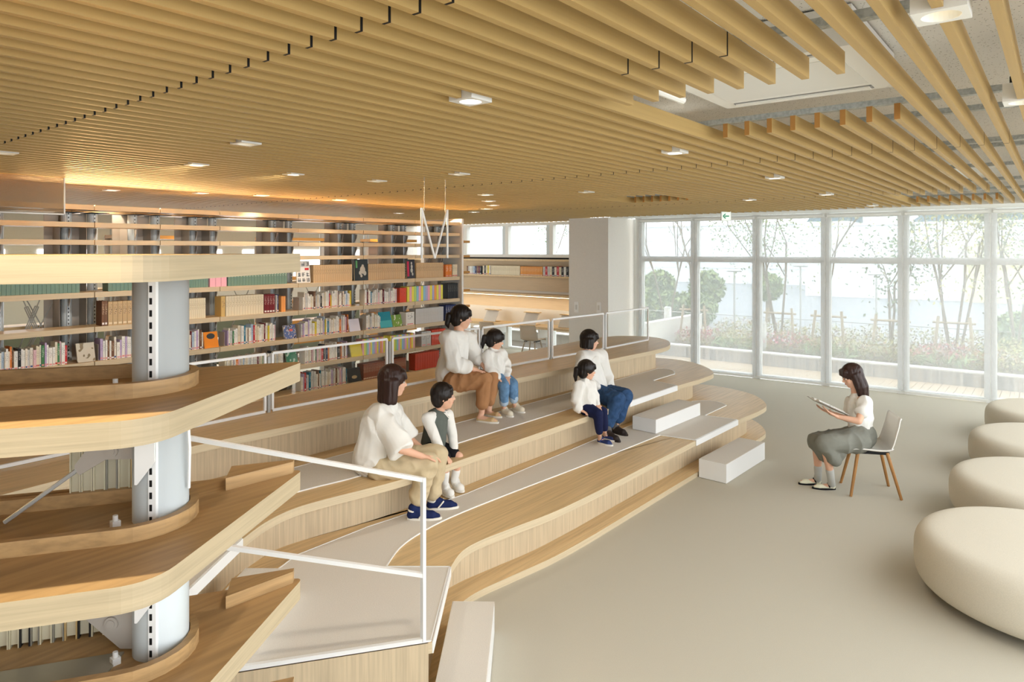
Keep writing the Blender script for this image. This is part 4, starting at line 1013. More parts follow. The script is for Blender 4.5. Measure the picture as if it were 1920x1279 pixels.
# book ends
for i, (px, z, lb) in enumerate(((564, Z2, 'grey metal bookend left of the mixed run, second row'), (564, Z3, 'grey metal bookend right of the blue patterned cover'), (684, Z3, 'grey metal bookend right of the pale lilac cover'),
        (424, Z3, 'brown book end right of the orange cover'), (562, Z4, 'grey metal bookend right of the dark green cover'), (770, Z5, 'grey metal bookend left of the orange red set'), (187, Z3, 'grey metal bookend right of the sepia photograph cover'))):
    t = thing('bookend', (ucol(px, BV), BV + .04, z), 0, lb, 'bookend'); obj('upright', B(-.001, 0, 0, .002, .14, .17), PLATE, t); obj('foot', B(0.0, 0, 0, .05, .14, .002), PLATE, t)
# nook book row
ub = 12.76
def nook_v(px): return wpos(px, ub)[1]
def nook_run(px0, px1, n, keys, h, label, single=True, vol=False):
    v0, v1 = nook_v(px0), nook_v(px1)
    for i in range(n):
        key = keys if isinstance(keys, str) else keys[i % len(keys)]
        a = v0 + (v1 - v0) * i / n; t = abs(v1 - v0) / n
        lab = label if single else '%s, %s from left' % (label.replace('book', key.replace('_', ' ').replace('volume ', '') + ' book', 1), ORDN[i])
        if vol: lab = '%s, %s from left' % (label, ORDN[i])
        o = add_book(key, ub, 1.81, t * .94, h * rk.uniform(.95, 1.04) if not single else h, .15, lab, label, v=a, rz=R(-90))
        if vol: o.name = 'bound_volume'; o['category'] = 'volume'
nook_run(875, 903, 9, ['brown', 'pale_grey', 'white', 'pale_grey', 'pale_blue', 'navy', 'brown', 'maroon', 'black'], .2, 'book at the left end of the nook shelf', False)
nook_run(905, 920, 5, ['cream', 'black', 'cream', 'yellow', 'ivory'], .22, 'book left of the pale set, nook shelf', False)
nook_run(921, 975, 20, 'volume_cream', .225, 'pale cream volume of the nook shelf set', vol=True)
nook_run(976, 1017, 14, 'volume_apricot', .215, 'orange and white volume on the nook shelf', vol=True)
nook_run(1018, 1066, 11, ['pale_grey', 'red', 'pale_grey', 'cream', 'black', 'ivory', 'red', 'cream', 'black', 'white', 'black'], .22, 'book right of the orange set on nook shelf', False)
# big books on the near shelf, page edges towards the camera
NB = {}
for n_, c in (('ivory', (214, 206, 178)), ('grey', (150, 146, 134)), ('black', (34, 34, 34)), ('tan', (196, 168, 116)), ('green', (130, 134, 108))):
    bm = bmesh.new(); box(bm, 0, 0, 0, .13, 1, 1); box(bm, .87, 0, 0, 1, 1, 1); box(bm, .13, .95, 0, .87, 1, 1); box(bm, .13, .09, .03, .87, .95, .98, None, 1)
    me = bpy.data.meshes.new('book'); bm.to_mesh(me); bm.free(); me.materials.append(mat('big_' + n_, c, .5)); me.materials.append(mat('big_pages', (214, 206, 180), .9, .1, 0, .12, 40, (30, 1, 1))); NB[n_] = me
def near_books(X0, n, z, dline, place, seed):
    rr = random.Random(seed); X = X0; ang = math.atan2(.33, 1)
    for i in range(n):
        t = rr.uniform(.02, .034); key = rr.choice(['ivory', 'grey', 'black', 'tan', 'black', 'ivory', 'ivory'])
        o = bpy.data.objects.new('book', NB[key]); COL.objects.link(o); o.location = (*C2(X, dline + .33 * (X + 1.1)), z)
        o.rotation_euler = (0, 0, HEAD - R(90) + ang); o.scale = (t - .0012, .1, rr.uniform(.22, .27))
        tag(o, 'large %s book, page edges forward, %s from left, %s' % (key, ORDN[i], place), 'book', 'large books ' + place); X += t * math.cos(ang)
near_books(-1.262, 9, 1.67, 2.00, 'under the second near board', 5)
near_books(-1.62, 19, 1.31, 1.955, 'bottom left of the photo', 6)
# ---------------------------------------------------------------- furniture
OTT = mat('stool_fabric', (210, 202, 184), .9, .2, 0, .07, 160, (1, 1, 1), .12)
def ottoman(X, d, label):
    u, v = C2(X, d)
    t = thing('round_stool', (u, v, 0), 0, label, 'stool', 'large round upholstered stools')
    prof = []
    Rr, Hh = .80, .43; n_ = 18
    for i in range(n_ + 1):
        a = -math.pi / 2 + math.pi * i / n_; e = .62
        c, s = math.cos(a), math.sin(a)
        r_ = Rr - .20 + .20 * abs(c) ** e if True else 0; z = .05 + (Hh - .05) / 2 * (1 + math.copysign(abs(s) ** e, s))
        prof.append((r_, z))
    prof = [(.02, .05)] + prof + [(.3, Hh + .006), (.02, Hh + .009)]
    obj('cushion', lathe(bmesh.new(), prof, 72), OTT, t, smooth=True)
    sm = bmesh.new(); r0 = Rr - .135
    ring = [(r0 + .004 * math.cos(a), Hh - .006 + .004 * math.sin(a)) for a in [i * math.pi / 3 for i in range(7)]]
    lathe(sm, ring, 72, close=False); obj('seam', sm, OTT, t, smooth=True)
    obj('base', lathe(bmesh.new(), [(.52, 0), (.52, .052)], 40), BLACK, t)
ottoman(3.615, 4.57, 'beige round upholstered stool nearest the camera, lower right corner')
ottoman(4.69, 5.85, 'beige round upholstered stool, second nearest of four at right edge')
ottoman(5.738, 7.15, 'beige round upholstered stool, third of four at right edge, behind the reading chair')
ottoman(6.82, 8.45, 'beige round upholstered stool farthest away, beside the window wall')
LEGW = mat('chair_leg_wood', (176, 128, 76), .5, .3, 0, .15, 8, (6, 6, .6))
def shell_chair(x, y, ang, label, shell_m, leg_m, group=None, z0=0):
    """chair facing local +X"""
    t = thing('shell_chair', (x, y, z0), ang, label, 'chair', group)
    bm = bmesh.new(); W = 9; rows = []
    path = smooth_path([(.225, .425, 0), (.20, .447, 0), (.1, .445, 0), (-.08, .432, 0), (-.17, .45, 0), (-.205, .52, 0), (-.225, .64, 0), (-.245, .755, 0), (-.262, .778, 0)], 4)
    for i, (px_, pz, _) in enumerate(path):
        f = i / (len(path) - 1); wd = .215 if f < .5 else .215 - .03 * (f - .5) * 2; row = []
        for k in range(W):
            s = -1 + 2 * k / (W - 1)
            curl = .035 * abs(s) ** 3 * math.sin(min(f * 1.25, 1) * math.pi)
            row.append(Vector((px_ + (curl if f > .55 else 0), s * wd, pz + (curl if f <= .55 else 0))))
        rows.append(row)
    top = [[bm.verts.new(p) for p in r_] for r_ in rows]
    for a, b in zip(top, top[1:]):
        for k in range(W - 1): bm.faces.new((a[k], b[k], b[k + 1], a[k + 1]))
    bmesh.ops.recalc_face_normals(bm, faces=bm.faces)
    o = obj('shell', bm, shell_m, t, smooth=True); md = o.modifiers.new('th', 'SOLIDIFY'); md.thickness = .012; md.offset = 0
    for sx in (1, -1):
        for sy in (1, -1):
            obj('leg', tube(bmesh.new(), (sx * .13 - .02, sy * .12, .425), (sx * .225 - .03, sy * .20, 0), .017, .013, 10), leg_m, t)
    obj('seat_frame', box(box(bmesh.new(), -.17, -.13, .405, .13, -.11, .432), -.17, .11, .405, .13, .13, .432), GREYB, t)
    return t
rang = math.atan2(.9, -.436)
shell_chair(7.53, 1.51, rang, 'white shell chair with four round wooden legs under the reading woman', mat('shell_white', (228, 224, 216), .4, .4), LEGW)
SHG = mat('shell_grey', (184, 170, 150), .5, .3)
for (px, dd, lb) in ((998, 14.95, 'taupe shell chair at the nook desk, just behind the white railing'), (935, 15.9, 'taupe shell chair at the nook desk behind the small ponytailed girl')):
    u, v = D(px, dd); shell_chair(11.95, v - .0, R(10), lb, SHG, SHG, 'taupe shell chairs at the nook desk')

# ---------------------------------------------------------------- people
def cap(bm, p0, r0, p1, r1, seg=14, sub=4):
    p0 = Vector(p0); p1 = Vector(p1); ax_ = p1 - p0; L = ax_.length
    q = ax_.to_track_quat('Z', 'Y') if L > 1e-5 else Euler((0, 0, 0)).to_quaternion()
    rings = []
    for i in range(sub + 1):
        a = -math.pi / 2 + (math.pi / 2) * i / sub; rings.append((r0 * math.cos(a), r0 * math.sin(a), p0))
    for i in range(sub + 1):
        a = (math.pi / 2) * i / sub; rings.append((r1 * math.cos(a), r1 * math.sin(a), p1))
    vs = []
    for (r_, z, o_) in rings:
        r_ = max(r_, 1e-4)
        vs.append([bm.verts.new(o_ + q @ Vector((r_ * math.cos(2 * math.pi * k / seg), r_ * math.sin(2 * math.pi * k / seg), z))) for k in range(seg)])
    for a, b in zip(vs, vs[1:]):
        for k in range(seg): bm.faces.new((a[k], a[(k + 1) % seg], b[(k + 1) % seg], b[k]))
    bm.faces.new(vs[0][::-1]); bm.faces.new(vs[-1])
def chain(bm, pts, radii):
    for i in range(len(pts) - 1): cap(bm, pts[i], radii[i], pts[i + 1], radii[i + 1])
def ell(bm, c, rx, ry, rz, M3=None, seg=20, ring=12):
    c = Vector(c); vs = []
    for i in range(ring + 1):
        a = -math.pi / 2 + math.pi * i / ring; rr = max(math.cos(a), 1e-3)
        row = []
        for k in range(seg):
            t = 2 * math.pi * k / seg; p = Vector((rx * rr * math.cos(t), ry * rr * math.sin(t), rz * math.sin(a)))
            row.append(bm.verts.new(c + (M3 @ p if M3 else p)))
        vs.append(row)
    for a, b in zip(vs, vs[1:]):
        for k in range(seg): bm.faces.new((a[k], a[(k + 1) % seg], b[(k + 1) % seg], b[k]))
    bm.faces.new(vs[0][::-1]); bm.faces.new(vs[-1])
def fuse(name, bm, m, parent, vox=.008, sm=3, fold=0.0, fs=14, stretch=(1, 1, 1), mats=None):
    """grow one continuous surface out of overlapping closed shapes"""
    me = bpy.data.meshes.new(name); bm.to_mesh(me); bm.free()
    o = bpy.data.objects.new(name, me); COL.objects.link(o)
    md = o.modifiers.new('r', 'REMESH'); md.mode = 'VOXEL'; md.voxel_size = vox; md.adaptivity = 0
    if sm: s = o.modifiers.new('s', 'SMOOTH'); s.factor = .5; s.iterations = sm
    dg = bpy.context.evaluated_depsgraph_get(); dg.update()
    new = bpy.data.meshes.new_from_object(o.evaluated_get(dg)); o.modifiers.clear(); o.data = new; new.name = name
    bpy.data.meshes.remove(me)
    if fold:
        nrm = [v.normal.copy() for v in new.vertices]
        for v, n in zip(new.vertices, nrm):
            q = Vector((v.co.x * stretch[0], v.co.y * stretch[1], v.co.z * stretch[2])) * fs
            v.co += n * (fold * (1 - 2 * abs(noise.noise(q))))
    new.materials.clear()
    for x in (mats or [m]): new.materials.append(x)
    for p in new.polygons: p.use_smooth = True
    o.parent = parent
    if parent is not None: o.matrix_parent_inverse = parent.matrix_world.inverted() if False else Matrix.Translation(-parent.location)
    return o
SKIN = mat('skin', (226, 178, 150), .55, .3); HAIR = mat('hair_dark', (30, 22, 20), .45, .4, 0, .3, 30, (1, 1, .1), .3)
HAIRB = mat('hair_brown', (52, 30, 24), .45, .4, 0, .3, 30, (1, 1, .1), .3)
EYEW = mat('eye_white', (230, 226, 222), .3); EYED = mat('eye_dark', (24, 16, 14), .2); LIP = mat('lip', (176, 96, 90), .5); BROW = mat('brow', (40, 28, 24), .7)
def frame_from(fwd, up=(0, 0, 1)):
    f = Vector(fwd).normalized(); u_ = Vector(up); r_ = f.cross(u_).normalized(); u2 = r_.cross(f).normalized()
    return Matrix((f, -r_, u2)).transposed()          # columns: forward(x), left(y), up(z)
def head_parts(bm, c, F, s):
    """c head centre, F frame, s head height"""
    def L(x, y, z): return Vector(c) + F @ Vector((x * s, y * s, z * s))
    ell(bm, L(-.03, 0, .08), .40 * s, .335 * s, .40 * s, F)
    ell(bm, L(.06, 0, -.14), .30 * s, .27 * s, .34 * s, F)
    ell(bm, L(.16, 0, -.36), .14 * s, .15 * s, .10 * s, F)          # chin
    cap(bm, L(.33, 0, .03), .028 * s, L(.405, 0, -.11), .045 * s)    # nose
    ell(bm, L(.37, .045, -.13), .03 * s, .03 * s, .025 * s, F); ell(bm, L(.37, -.045, -.13), .03 * s, .03 * s, .025 * s, F)
    ell(bm, L(.315, 0, -.235), .05 * s, .085 * s, .035 * s, F)       # mouth mound
    for sg in (1, -1):
        ell(bm, L(.21, sg * .17, -.12), .11 * s, .10 * s, .12 * s, F)   # cheeks
        ell(bm, L(-.04, sg * .325, -.04), .055 * s, .028 * s, .10 * s, F)   # ears
    cap(bm, L(.28, -.15, .10), .04 * s, L(.28, .15, .10), .04 * s)   # brow ridge
def face_bits(parent, c, F, s):
    def L(x, y, z): return Vector(c) + F @ Vector((x * s, y * s, z * s))
    off = -parent.location
    for sg in (1, -1):
        bm = bmesh.new(); ell(bm, L(.315, sg * .135, .0), .03 * s, .06 * s, .032 * s, F, 12, 8)
        o = obj('eye', bm, EYEW, parent, smooth=True); o.location = off
        bm = bmesh.new(); ell(bm, L(.335, sg * .135, .0), .018 * s, .03 * s, .03 * s, F, 12, 8); p = obj('iris', bm, EYED, o, smooth=True)
        bm = bmesh.new(); cap(bm, L(.335, sg * .07, .095), .012 * s, L(.30, sg * .2, .10), .009 * s, 8); o = obj('eyebrow', bm, BROW, parent, smooth=True); o.location = off
    bm = bmesh.new(); ell(bm, L(.35, 0, -.232), .022 * s, .07 * s, .02 * s, F, 14, 8); o = obj('lips', bm, LIP, parent, smooth=True); o.location = off
def hand(bm, w_, dirv, palm_n, s=1.0, curl=.5, side=1):
    """w_ wrist, dirv finger direction, palm_n palm facing direction; side=+1 thumb towards cross(dir, palm)"""
    d = Vector(dirv).normalized(); n = Vector(palm_n); n = (n - d * n.dot(d)).normalized(); sd = d.cross(n) * side
    w_ = Vector(w_); k = .078 * s
    for q in (-1, -.33, .33, 1): cap(bm, w_ + sd * q * .012 * s, .016 * s, w_ + d * k + sd * q * .026 * s, .0125 * s, 10, 3)
    for q, ln in ((-1.05, .062), (-.35, .078), (.35, .086), (1.05, .078)):
        b = w_ + d * k + sd * q * .027 * s; dd = (d + sd * q * .12 + n * curl * .35).normalized(); m_ = b + dd * ln * .5 * s
        d2 = (dd + n * curl * .9).normalized(); e_ = m_ + d2 * ln * .32 * s; d3 = (d2 + n * curl * .8).normalized(); f_ = e_ + d3 * ln * .25 * s
        cap(bm, b, .0092 * s, m_, .0085 * s, 8, 3); cap(bm, m_, .0085 * s, e_, .0078 * s, 8, 3); cap(bm, e_, .0078 * s, f_, .0068 * s, 8, 3)
    tb = w_ + d * .022 * s + sd * .028 * s; tm = tb + (d * .7 + sd * .75 + n * .25).normalized() * .04 * s; te = tm + (d * .9 + sd * .25 + n * .4).normalized() * .03 * s
    cap(bm, w_ + sd * .01 * s, .015 * s, tb, .0125 * s, 8, 3); cap(bm, tb, .0125 * s, tm, .0105 * s, 8, 3); cap(bm, tm, .0105 * s, te, .0085 * s, 8, 3)
def shoe(name, parent, heel, toe, h, m, sole_m, wd=.042, label=None, open_top=False, strap=None):
    heel = Vector(heel); toe = Vector(toe); d = (toe - heel); d.z = 0; L = d.length; d.normalize(); F = frame_from(d)
    z0 = heel.z
    bm = bmesh.new()
    def P_(x, y, z): return Vector((heel.x, heel.y, z0)) + d * x + F @ Vector((0, y, 0)) + Vector((0, 0, z))
    if open_top:
        cap(bm, P_(.028, 0, .026), .027, P_(L * .4, 0, .02), .026); cap(bm, P_(L * .4, 0, .02), .026, P_(L * .72, 0, .022), .032); cap(bm, P_(L * .72, .003, .022), .032, P_(L - .03, .002, .018), .02)
    else: cap(bm, P_(.03, 0, .034), .032, P_(L * .4, 0, .036), .034); cap(bm, P_(L * .4, 0, .034), .034, P_(L * .72, 0, .028), .036 * wd / .042); cap(bm, P_(L * .72, .004, .026), .035 * wd / .042, P_(L - .03, .002, .020), .022)
    if not open_top: cap(bm, P_(.035, 0, .04), .034, P_(.045, 0, h), .036); cap(bm, P_(.06, 0, h - .01), .03, P_(L * .5, 0, .045), .028)
    o = fuse(name, bm, m, parent, .006, 3)
    if label: o['label'] = label
    sb = bmesh.new(); pts = []
    for i in range(20):
        a = 2 * math.pi * i / 20; x = L / 2 + (L / 2 + .002) * math.cos(a); wy = (.040 if x > L * .5 else .034) * math.sin(a)
        pts.append(tuple(P_(x, wy, 0).to_2d()))
    prism(sb, pts, z0, z0 + .016); s_ = obj('sole', sb, sole_m, o)
    s_.matrix_parent_inverse = Matrix.Identity(4)
    if strap:
        sp = bmesh.new(); cap(sp, P_(L * .30, -.036, .03), .006, P_(L * .34, 0, .062), .007, 8); cap(sp, P_(L * .34, 0, .062), .007, P_(L * .30, .036, .03), .006, 8)
        obj('strap', sp, strap, o, smooth=True)
    return o
def stripe(parent, heel, toe, o_):
    d = (Vector(toe) - Vector(heel)); L = d.length; d.normalize(); F_ = frame_from(d)
    for sg in (1, -1):
        bm = bmesh.new(); a = Vector(heel) + d * L * .36 + F_ @ Vector((0, sg * .037, .02)); b = Vector(heel) + d * L * .52 + F_ @ Vector((0, sg * .026, .062)); cap(bm, a, .006, b, .006, 8)
        obj('stripe', bm, SOLE, o_, smooth=True).matrix_parent_inverse = Matrix.Identity(4)
def hair_lump(bm, c, F, s, bob=0, front=0, pony=None):
    def L(x, y, z): return Vector(c) + F @ Vector((x * s, y * s, z * s))
    ell(bm, L(-.07, 0, .15), .43 * s, .385 * s, .41 * s, F)
    ell(bm, L(-.20, 0, -.04), .28 * s, .34 * s, .36 * s, F)
    # fringe
    cap(bm, L(.25, -.2, .30), .09 * s, L(.25, .2, .30), .09 * s)
    if front: 
        for y in (-.2, -.07, .07, .2): cap(bm, L(.27, y, .30), .09 * s, L(.345, y, .15), .05 * s)
    if bob:
        for a in range(-4, 5):
            t = math.pi + a * .42; x = math.cos(t) * .30 - .04; y = math.sin(t) * .34
            cap(bm, L(x, y, .05), .14 * s, L(x * 1.1, y * 1.12, -.5 * bob - .04), .10 * s)
    else:
        for sg in (1, -1): cap(bm, L(.06, sg * .30, .1), .08 * s, L(.0, sg * .31, -.08), .03 * s)
    if pony:
        cap(bm, L(-.38, 0, .12), .09 * s, L(-.55, 0, .05), .13 * s); cap(bm, L(-.55, 0, .05), .13 * s, L(-.58, pony * .0, -.3), .10 * s); cap(bm, L(-.58, 0, -.3), .10 * s, L(-.52, 0, -.3 - pony), .03 * s)
def add(o_, parent):   # world-space mesh under an offset parent
    o_.location = -parent.location; return o_
def person(label, base, spec):
    t = thing('person', base, 0, label, 'person'); S = spec
    bm = bmesh.new(); s = S['s']; F = frame_from(S['look']); hc = Vector(S['head'])
    head_parts(bm, hc, F, S['hs'])
    nk = Vector(S['neck']); ch = Vector(S['chest']); pv = Vector(S['pelvis'])
    cap(bm, hc + F @ Vector((-.08, 0, -.3)) * S['hs'], .052 * s, nk, .052 * s)
    cap(bm, nk, .05 * s, ch, .085 * s); cap(bm, ch, .10 * s, (ch + pv) / 2, .09 * s); cap(bm, (ch + pv) / 2, .09 * s, pv, .105 * s)
    for sd in ('n', 'f'):
        sh, el, wr = Vector(S['sh' + sd]), Vector(S['el' + sd]), Vector(S['wr' + sd])
        cap(bm, ch + (nk - ch) * .55, .06 * s, sh, .05 * s)
        chain(bm, [sh, el, wr], [.044 * s, .034 * s, .023 * s])
        fd = Vector(S.get('fd' + sd, (wr - el)))
        hand(bm, wr, fd, S.get('pn' + sd, (0, 0, -1)), s * S.get('hand', 1), S.get('curl', .5), S.get('ts' + sd, 1))
        hp, kn, an = Vector(S['hp' + sd]), Vector(S['kn' + sd]), Vector(S['an' + sd])
        chain(bm, [pv, hp], [.10 * s, .085 * s]); chain(bm, [hp, kn], [.080 * s, .052 * s])
        cf = kn * .7 + an * .3; chain(bm, [kn, cf, an], [.050 * s, .048 * s, .029 * s])
        hl, te = Vector(S['hl' + sd]), Vector(S['te' + sd]); up = Vector((0, 0, .035))
        chain(bm, [an, hl + up + (te - hl) * .15, te + Vector((0, 0, .022)) - (te - hl) * .15], [.028 * s, .028 * s, .02 * s])
    body = fuse('body', bm, SKIN, t, .0062, 2)
    face_bits(t, hc, F, S['hs'])
    return t, F
def cloth(name, m, parent, segs, fold=.004, fs=16, stretch=(1, 1, .6), vox=.008, label=None, extra=None, sm=2):
    bm = bmesh.new()
    for pts, rad in segs: chain(bm, [Vector(p) for p in pts], rad)
    if extra: extra(bm)
    o = fuse(name, bm, m, parent, vox, sm, fold, fs, stretch)
    if label: o['label'] = label
    return o
def hair(parent, c, F, s, m=HAIR, cut=True, **k):
    bm = bmesh.new(); hair_lump(bm, c, F, s, **k)
    o = fuse('hair', bm, m, parent, .0068, 2, .0035, 60, (1, 1, .12))
    return o
def mixp(a, b, t): return Vector(a) * (1 - t) + Vector(b) * t
WSHIRT = mat('white_blouse', (236, 234, 228), .8, .2, 0, .04, 12); BEIGE = mat('beige_trousers', (206, 188, 154), .85, .2, 0, .1, 14)
BROWN = mat('brown_trousers', (176, 128, 88), .85, .2, 0, .1, 14); JEAN = mat('blue_jeans', (54, 84, 124), .85, .2, 0, .35, 22); LJEAN = mat('light_jeans', (110, 148, 186), .85, .2, 0, .3, 22)
NAVY = mat('navy_cloth', (26, 32, 66), .85, .2); GREYC = mat('grey_vest', (98, 104, 98), .85, .2, 0, .08, 20); BLK = mat('black_cloth', (22, 22, 26), .85, .2); SKIRT = mat('grey_skirt', (132, 132, 122), .85, .2, 0, .1, 14)
SOLE = mat('shoe_sole', (232, 228, 218), .6); NSHOE = mat('navy_shoe', (24, 38, 84), .7, .2, 0, .15, 30); WSHOE = mat('white_shoe', (230, 228, 222), .6); TAN = mat('tan_flat', (206, 176, 130), .6); DSHOE = mat('dark_shoe', (44, 34, 30), .6); SOCK = mat('grey_sock', (186, 186, 180), .9); DSOCK = mat('dark_sock', (96, 94, 94), .9)

# --- woman with dark bob, white wide-sleeved blouse, beige trousers (near left)
S = dict(s=1.0, hs=.235, look=(.80, -.60, -.04), head=J(738, 716, 5.2), neck=J(728, 757, 5.2), chest=J(716, 790, 5.2), pelvis=J(706, 868, 5.22),
  shn=J(712, 780, 5.03), eln=J(752, 842, 4.93), wrn=J(792, 856, 5.02), shf=J(738, 776, 5.37), elf=J(765, 822, 5.42), wrf=J(796, 846, 5.28),
  hpn=J(716, 876, 5.08), knn=J(803, 868, 5.08), ann=J(777, 950, 5.10), hpf=J(720, 868, 5.32), knf=J(820, 851, 5.26), anf=J(811, 936, 5.26),
  hln=(*G(763, 974, T1 + .006), T1 + .006), ten=(*G(828, 973, T1 + .006), T1 + .006), hlf=(*G(800, 955, T1 + .006), T1 + .006), tef=(*G(860, 952, T1 + .006), T1 + .006),
  fdn=J(816, 856, 5.1) - J(792, 856, 5.02), fdf=J(812, 852, 5.16) - J(796, 846, 5.28), tsn=-1)
t, F = person('woman with dark bob, white wide sleeved blouse and beige trousers sitting beside the boy', (*G(763, 974, T1), T1), S)
hair(t, S['head'], F, .245, HAIRB, bob=1.0, front=1)
def fl1(bm):
    sh, el = S['shn'], S['eln']; tube(bm, mixp(sh, el, -.05), J(753, 846, 4.93), .062, .095, 20); tube(bm, S['shf'], mixp(S['shf'], S['elf'], .95), .06, .08, 20)
    cap(bm, sh, .066, mixp(sh, el, .5), .07)
cloth('blouse', WSHIRT, t, [([S['neck'] + Vector((0, 0, -.03)), S['chest'], mixp(S['chest'], S['pelvis'], .5), J(702, 862, 5.2)], [.07, .135, .145, .15]),
   ([S['shn'], S['shf']], [.07, .07]), ([J(705, 800, 5.05), J(697, 855, 5.1)], [.10, .12])], .022, 9, (1, 1, .5), extra=fl1)
cloth('trousers', BEIGE, t, [([S['pelvis'], S['hpn'], mixp(S['hpn'], S['knn'], .5), S['knn'], mixp(S['knn'], S['ann'], .55), mixp(S['knn'], S['ann'], .78)], [.125, .105, .092, .072, .064, .062]),
   ([S['pelvis'], S['hpf'], S['knf'], mixp(S['knf'], S['anf'], .6), mixp(S['knf'], S['anf'], .84)], [.12, .10, .072, .062, .058])], .014, 11, (1, 1, 1))
for a in ('n', 'f'): stripe(t, S['hl' + a], S['te' + a], shoe('shoe', t, S['hl' + a], S['te' + a], .085, NSHOE, SOLE))
for a in ('n', 'f'):
    cloth('sock', SOLE, t, [([S['an' + a] + Vector((0, 0, .0)), S['hl' + a] + (S['te' + a] if False else Vector(S['te' + a]) - Vector(S['hl' + a])) * .18 + Vector((0, 0, .06)) if False else mixp(S['hl' + a], S['te' + a], .16) + Vector((0, 0, .07))], [.034, .036])], 0, vox=.006)

# --- boy in grey school vest
S = dict(s=.74, hs=.215, look=(.75, -.66, .02), head=J(832, 744, 5.56), neck=J(824, 772, 5.56), chest=J(818, 794, 5.56), pelvis=J(812, 838, 5.6),
  shn=J(801, 784, 5.45), eln=J(816, 822, 5.40), wrn=J(828, 850, 5.42), shf=J(840, 778, 5.66), elf=J(848, 814, 5.66), wrf=J(852, 843, 5.60),
  hpn=J(812, 844, 5.52), knn=J(836, 861, 5.46), ann=J(834, 904, 5.5), hpf=J(822, 842, 5.66), knf=J(860, 856, 5.58), anf=J(852, 900, 5.62),
  hln=(*G(829, 925, T1 + .006), T1 + .006), ten=(*G(850, 934, T1 + .006), T1 + .006), hlf=(*G(848, 915, T1 + .006), T1 + .006), tef=(*G(869, 924, T1 + .006), T1 + .006), fdn=J(840, 860, 5.4) - J(828, 850, 5.42))
t, F = person('boy in grey vest, white shirt and dark shorts sitting with hands on knees', (*G(829, 925, T1), T1), S)
hair(t, S['head'], F, .218, HAIR)
cloth('shirt', WSHIRT, t, [([S['neck'] + Vector((0, 0, -.012)), S['chest']], [.045, .085]), ([S['shn'], S['eln'], mixp(S['eln'], S['wrn'], .85)], [.046, .040, .034]), ([S['shf'], S['elf'], mixp(S['elf'], S['wrf'], .85)], [.046, .040, .034]), ([S['shn'], S['shf']], [.045, .045])], .003, 22)
cloth('vest', GREYC, t, [([S['chest'] + Vector((0, 0, .03)), mixp(S['chest'], S['pelvis'], .5), S['pelvis'] + Vector((0, 0, .03))], [.095, .098, .10]), ([mixp(S['shn'], S['neck'], .35) + Vector((0, 0, -.01)), S['chest']], [.042, .07]), ([mixp(S['shf'], S['neck'], .35) + Vector((0, 0, -.01)), S['chest']], [.042, .07])], .003, 20)
cloth('shorts', BLK, t, [([S['pelvis'], S['hpn'], mixp(S['hpn'], S['knn'], .8)], [.10, .080, .060]), ([S['pelvis'], S['hpf'], mixp(S['hpf'], S['knf'], .72)], [.10, .078, .058])], .003, 20)
bmc = bmesh.new(); Fc = frame_from(S['look']); nn = S['neck']
for sg in (1, -1):
    a = nn + Fc @ Vector((.045, sg * .012, -.01)); b = nn + Fc @ Vector((.03, sg * .05, .0)); c = nn + Fc @ Vector((.075, sg * .04, -.055))
    f = [bmc.verts.new(x) for x in (a, b, c)]; g = [bmc.verts.new(x + Fc @ Vector((.006, 0, 0))) for x in (a, b, c)]
    bmc.faces.new(f); bmc.faces.new(g[::-1])
    for i in range(3): bmc.faces.new((f[i], g[i], g[(i + 1) % 3], f[(i + 1) % 3]))
add(obj('collar', bmc, WSHIRT, t), t)
for a in ('n', 'f'):
    cloth('sock', WSHIRT, t, [([mixp(S['kn' + a], S['an' + a], .62), S['an' + a], mixp(S['hl' + a], S['te' + a], .2) + Vector((0, 0, .05))], [.036, .030, .032])], 0, vox=.006)
    shoe('shoe', t, S['hl' + a], S['te' + a], .07, WSHOE, SOLE)

# --- woman with ponytail, white blouse, brown trousers, tan flats
S = dict(s=.98, hs=.235, look=(.72, -.68, -.1), head=J(866, 596, 6.83), neck=J(860, 624, 6.83), chest=J(853, 648, 6.83), pelvis=J(846, 708, 6.85),
  shn=J(840, 634, 6.67), eln=J(851, 682, 6.58), wrn=J(893, 694, 6.68), shf=J(880, 634, 6.98), elf=J(893, 670, 7.0), wrf=J(908, 688, 6.9),
  hpn=J(852, 716, 6.72), knn=J(908, 712, 6.66), ann=J(903, 775, 6.70), hpf=J(860, 714, 6.95), knf=J(922, 707, 6.86), anf=J(917, 768, 6.88),
  hln=(*G(893, 790, T2 + .006), T2 + .006), ten=(*G(935, 794, T2 + .006), T2 + .006), hlf=(*G(908, 778, T2 + .006), T2 + .006), tef=(*G(941, 784, T2 + .006), T2 + .006), tsn=-1)
t, F = person('woman with dark ponytail, white blouse and brown trousers on the top tier', (*G(893, 790, T2), T2), S)
hair(t, S['head'], F, .24, HAIR, front=1, pony=.16)
cloth('blouse', WSHIRT, t, [([S['neck'] + Vector((0, 0, -.035)), S['chest'], mixp(S['chest'], S['pelvis'], .5), S['pelvis'] + Vector((0, 0, .03))], [.06, .125, .135, .15]), ([S['shn'], S['shf']], [.065, .065]),
   ([S['shn'], S['eln'], mixp(S['eln'], S['wrn'], .62)], [.075, .072, .055]), ([S['shf'], S['elf'], mixp(S['elf'], S['wrf'], .3)], [.072, .065, .055])], .02, 9, (1, 1, .5))
cloth('trousers', BROWN, t, [([S['pelvis'], S['hpn'], mixp(S['hpn'], S['knn'], .5), S['knn'], mixp(S['knn'], S['ann'], .7)], [.125, .105, .09, .073, .058]), ([S['pelvis'], S['hpf'], S['knf'], mixp(S['knf'], S['anf'], .7)], [.12, .10, .072, .056])], .012, 13)
for a in ('n', 'f'): shoe('shoe', t, S['hl' + a], S['te' + a], .06, TAN, SOLE, .042, None, True)
